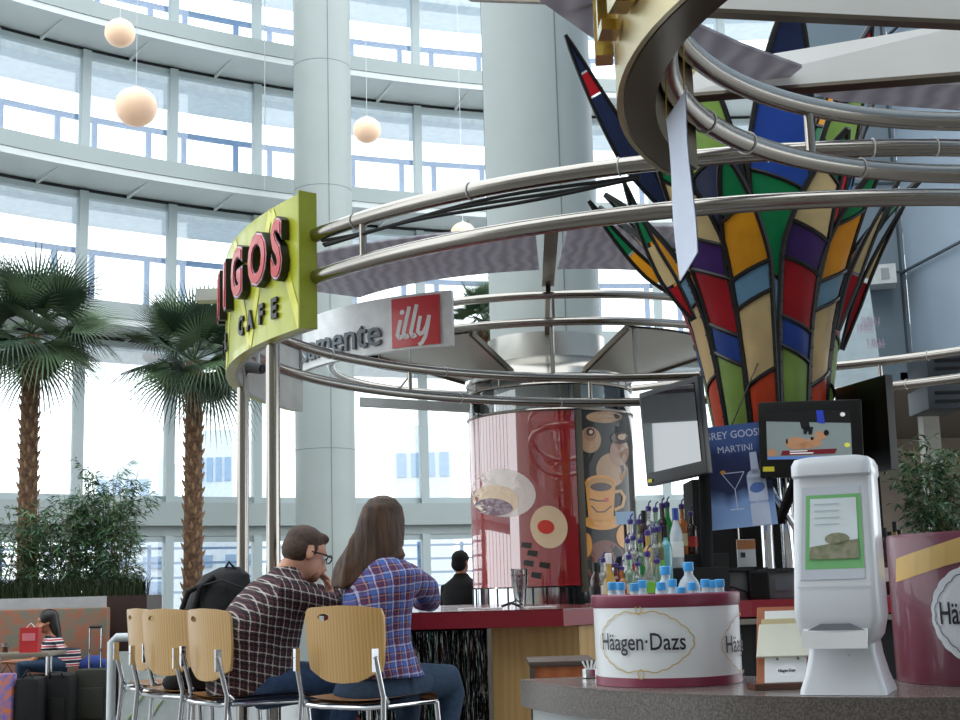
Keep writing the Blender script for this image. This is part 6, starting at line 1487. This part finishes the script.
t, bw, bh = bagbox('duffel_bag', 'black bag standing between the suitcase and the table', 'bag', 46, 672, 76, 12.7, .3, mat('black bag cloth', (9, 9, 10), .8), .08); MB().tube([(-.08, -.1, bh*.8), (-.05, -.16, bh*1.02), (.05, -.16, bh*1.02), (.08, -.1, bh*.8)], .01, 6).build('handle', BLACK, t, local=True); MB().box((0, -.155, bh*.4), (bw*.6, .02, bh*.4), bevel=.008).build('pocket', BLACK, t, local=True)
t, bw, bh = bagbox('duffel_bag', 'dark bag under the table at the left', 'bag', 18, 676, 45, 12.5, .3, mat('dark bag cloth', (15, 15, 17), .8), .07); MB().tube([(-.08, -.1, bh*.9), (0, -.12, bh*1.12), (.08, -.1, bh*.9)], .01, 6).build('handle', BLACK, t, local=True)
COLB = mat('bright printed bag', (60, 110, 200), .5, 0, 0, 14, rgb2=(214, 120, 50)); t, bw, bh = bagbox('printed_bag', 'bright blue and orange printed bag at the left edge', 'bag', -2, 673, 15, 12.4, .14, COLB, .02); MB().tube([(-.05, 0, bh), (0, 0, bh+.08), (.05, 0, bh)], .006, 6).build('handle', BLACK, t, local=True)
p = at(86, 661, 13.3); t = thing('travel_pillow', 'blue soft travel pillow on the bench beside the suitcase', 'pillow', (p.x, 13.55, .485)); MB().loft([((-.13, 0, .06), (0, .05, 0), (0, 0, .05)), ((-.06, 0, .085), (0, .08, 0), (0, 0, .08)), ((.06, 0, .085), (0, .08, 0), (0, 0, .08)), ((.13, 0, .06), (0, .05, 0), (0, 0, .05))], 16).build('cushion', mat('blue pillow', (36, 60, 130), .8), t, local=True); MB().lathe([(.01, 0), (.012, .01)], (0, -.08, .08), 8).build('button', BLACK, t, local=True)
t = thing('glass_tumbler', 'small glass on the table beside the red bag', 'glass', (at(5, 650, 12.85).x, 12.85, tz-.001)); MB().lathe([(.025, 0), (.032, .09), (.030, .09), (.023, .006), (0, .006)], seg=14).build('vessel', CUPG, t, local=True); MB().lathe([(.026, .008), (.029, .05), (0, .05)], seg=14).build('drink', mat('cola drink', (70, 40, 24), .2), t, local=True)
# partition screen
A, B = at(112, 636, 8.9), at(200, 636, 8.9)
t = thing('partition_screen', 'low white framed glass partition left of the bar chairs', 'partition', ((A.x+B.x)/2, 8.9, 0)); W_ = B.x-A.x; hz = A.z
MB().tube([(-W_/2, 0, 0.0), (-W_/2, 0, hz-.04), (-W_/2+.03, 0, hz-.01), (W_/2-.03, 0, hz-.01), (W_/2, 0, hz-.04), (W_/2, 0, 0)], .028, 10).build('frame', mat('white frame paint', (206, 214, 218), .4), t, local=True)
MB().box((0, 0, hz/2-.02), (W_-.10, .012, hz-.16)).build('panel', mat('frosted partition panel', (196, 204, 204), .3, coat=.4), t, local=True)
for i in range(9): x = -W_*.25+random.uniform(-.05, .08)*3; z = .2+(hz-.4)*i/9; MB().tube([(x, -.009, z), (x+.03, -.009, z+.06), (x+.07, -.009, z+.10)], [.004, .009, .002], 5).build('leaf_print', mat('pale green print', (176, 196, 150), .5), t, local=True)

# ================================================================== HANGING GLOBES
GLB = mat('warm white globe', (255, 216, 184), .35, 0, .02, 3, emit=.28)
for px, py, dpx, lab in ((120, 33, 32, 'small hanging globe lamp at the upper left'), (136, 107, 44, 'largest hanging globe lamp below another at the left'), (367, 130, 29, 'hanging globe lamp right of the slim column'), (463, 234, 26, 'hanging globe lamp half hidden by the steel tube')):
    Y = .40*F_PX/dpx; c = at(px, py, Y)
    t = thing('globe_lamp', lab, 'lamp', c, 'hanging globe lamps'); MB().ball((0, 0, 0), (.2, .2, .188), 32, 20).build('globe', GLB, t, local=True); MB().lathe([(.03, .18), (.03, .205), (.006, .215)], seg=14).build('fitting', WHITEPL, t, local=True); MB().tube([(0, 0, .2), (0, 0, 15-c.z)], .004, 5).build('wire', WHITEPL, t, local=True)
c = at(265, 190, 6.6); tag(MB().tube([c, (c.x, c.y, 15)], .003, 5).build('suspension_wire', WHITEPL), 'thin wire rising from the top of the lime sign', 'wire')

# ================================================================== RIGHT SIDE BACKGROUND
BXD = mat('dark louvre metal', (40, 46, 54), .5)
for (x0_, y0_, x1_, y1_, lab) in ((928, 352, 966, 376, 'upper dark louvred box at the right edge'), (929, 384, 966, 409, 'lower dark louvred box at the right edge')):
    A, B = at(x0_, y1_, 12.6), at(x1_, y0_, 12.6); t = thing('louvred_box', lab, 'vent box', ((A.x+B.x)/2, 12.9, A.z)); hh = B.z-A.z
    MB().box((0, 0, hh/2), (B.x-A.x, .6, hh), bevel=.01).build('housing', BXD, t, local=True)
    for q in range(2): MB().box((.03, -.305, hh*(.32+.36*q)), ((B.x-A.x)*.8, .02, hh*.10)).build('slat', MATTBLACK, t, local=True)
A, B = at(866, 285, 13.7), at(897, 265, 13.7); t = thing('wall_light', 'pale rectangular light box on the dark panelled wall', 'light', ((A.x+B.x)/2, 13.8, A.z)); MB().box((0, 0, (B.z-A.z)/2), (B.x-A.x, .3, B.z-A.z), rz=-.25).build('housing', mat('pale light box', (202, 206, 204), .4), t, local=True); MB().box((0.02, -.16, (B.z-A.z)*.5), (.08, .01, .12), rz=-.25).build('grille', mat('grey grille', (150, 154, 156), .5), t, local=True)
P = [at(838, 285, 13.2), at(869, 285, 13.2), at(884, 392, 13.2), at(832, 396, 13.2)]; t = thing('hanging_sheet', 'pale translucent poster sheet with faint sketchy lettering beside the sculpture', 'poster', P[3]); MB().slab(P, .01).build('sheet', mat('pale aqua sheet', (204, 220, 226), .6), t)
for q_ in (P[0], P[1]): MB().tube([q_, q_+Vector((0, .82, .25))], .006, 5).build('cord', WHITEPL, t)
cc = (P[0]+P[1]+P[2]+P[3])/4; mb = MB()
random.seed(4)
for (x_, z_) in ((.08, .12), (.02, .05), (.12, -.1)):
    for q in range(7): xx = x_+q*.025; mb.line(lambda u, v, d=0: Vector((cc.x+u, 13.19, cc.z+v)), [(xx, z_), (xx+random.uniform(-.02, .02), z_+.10), (xx+.015, z_+.03)], .005)
mb.build('faint_lettering', mat('faint pink ink', (206, 170, 190), .6), t, smooth=0)
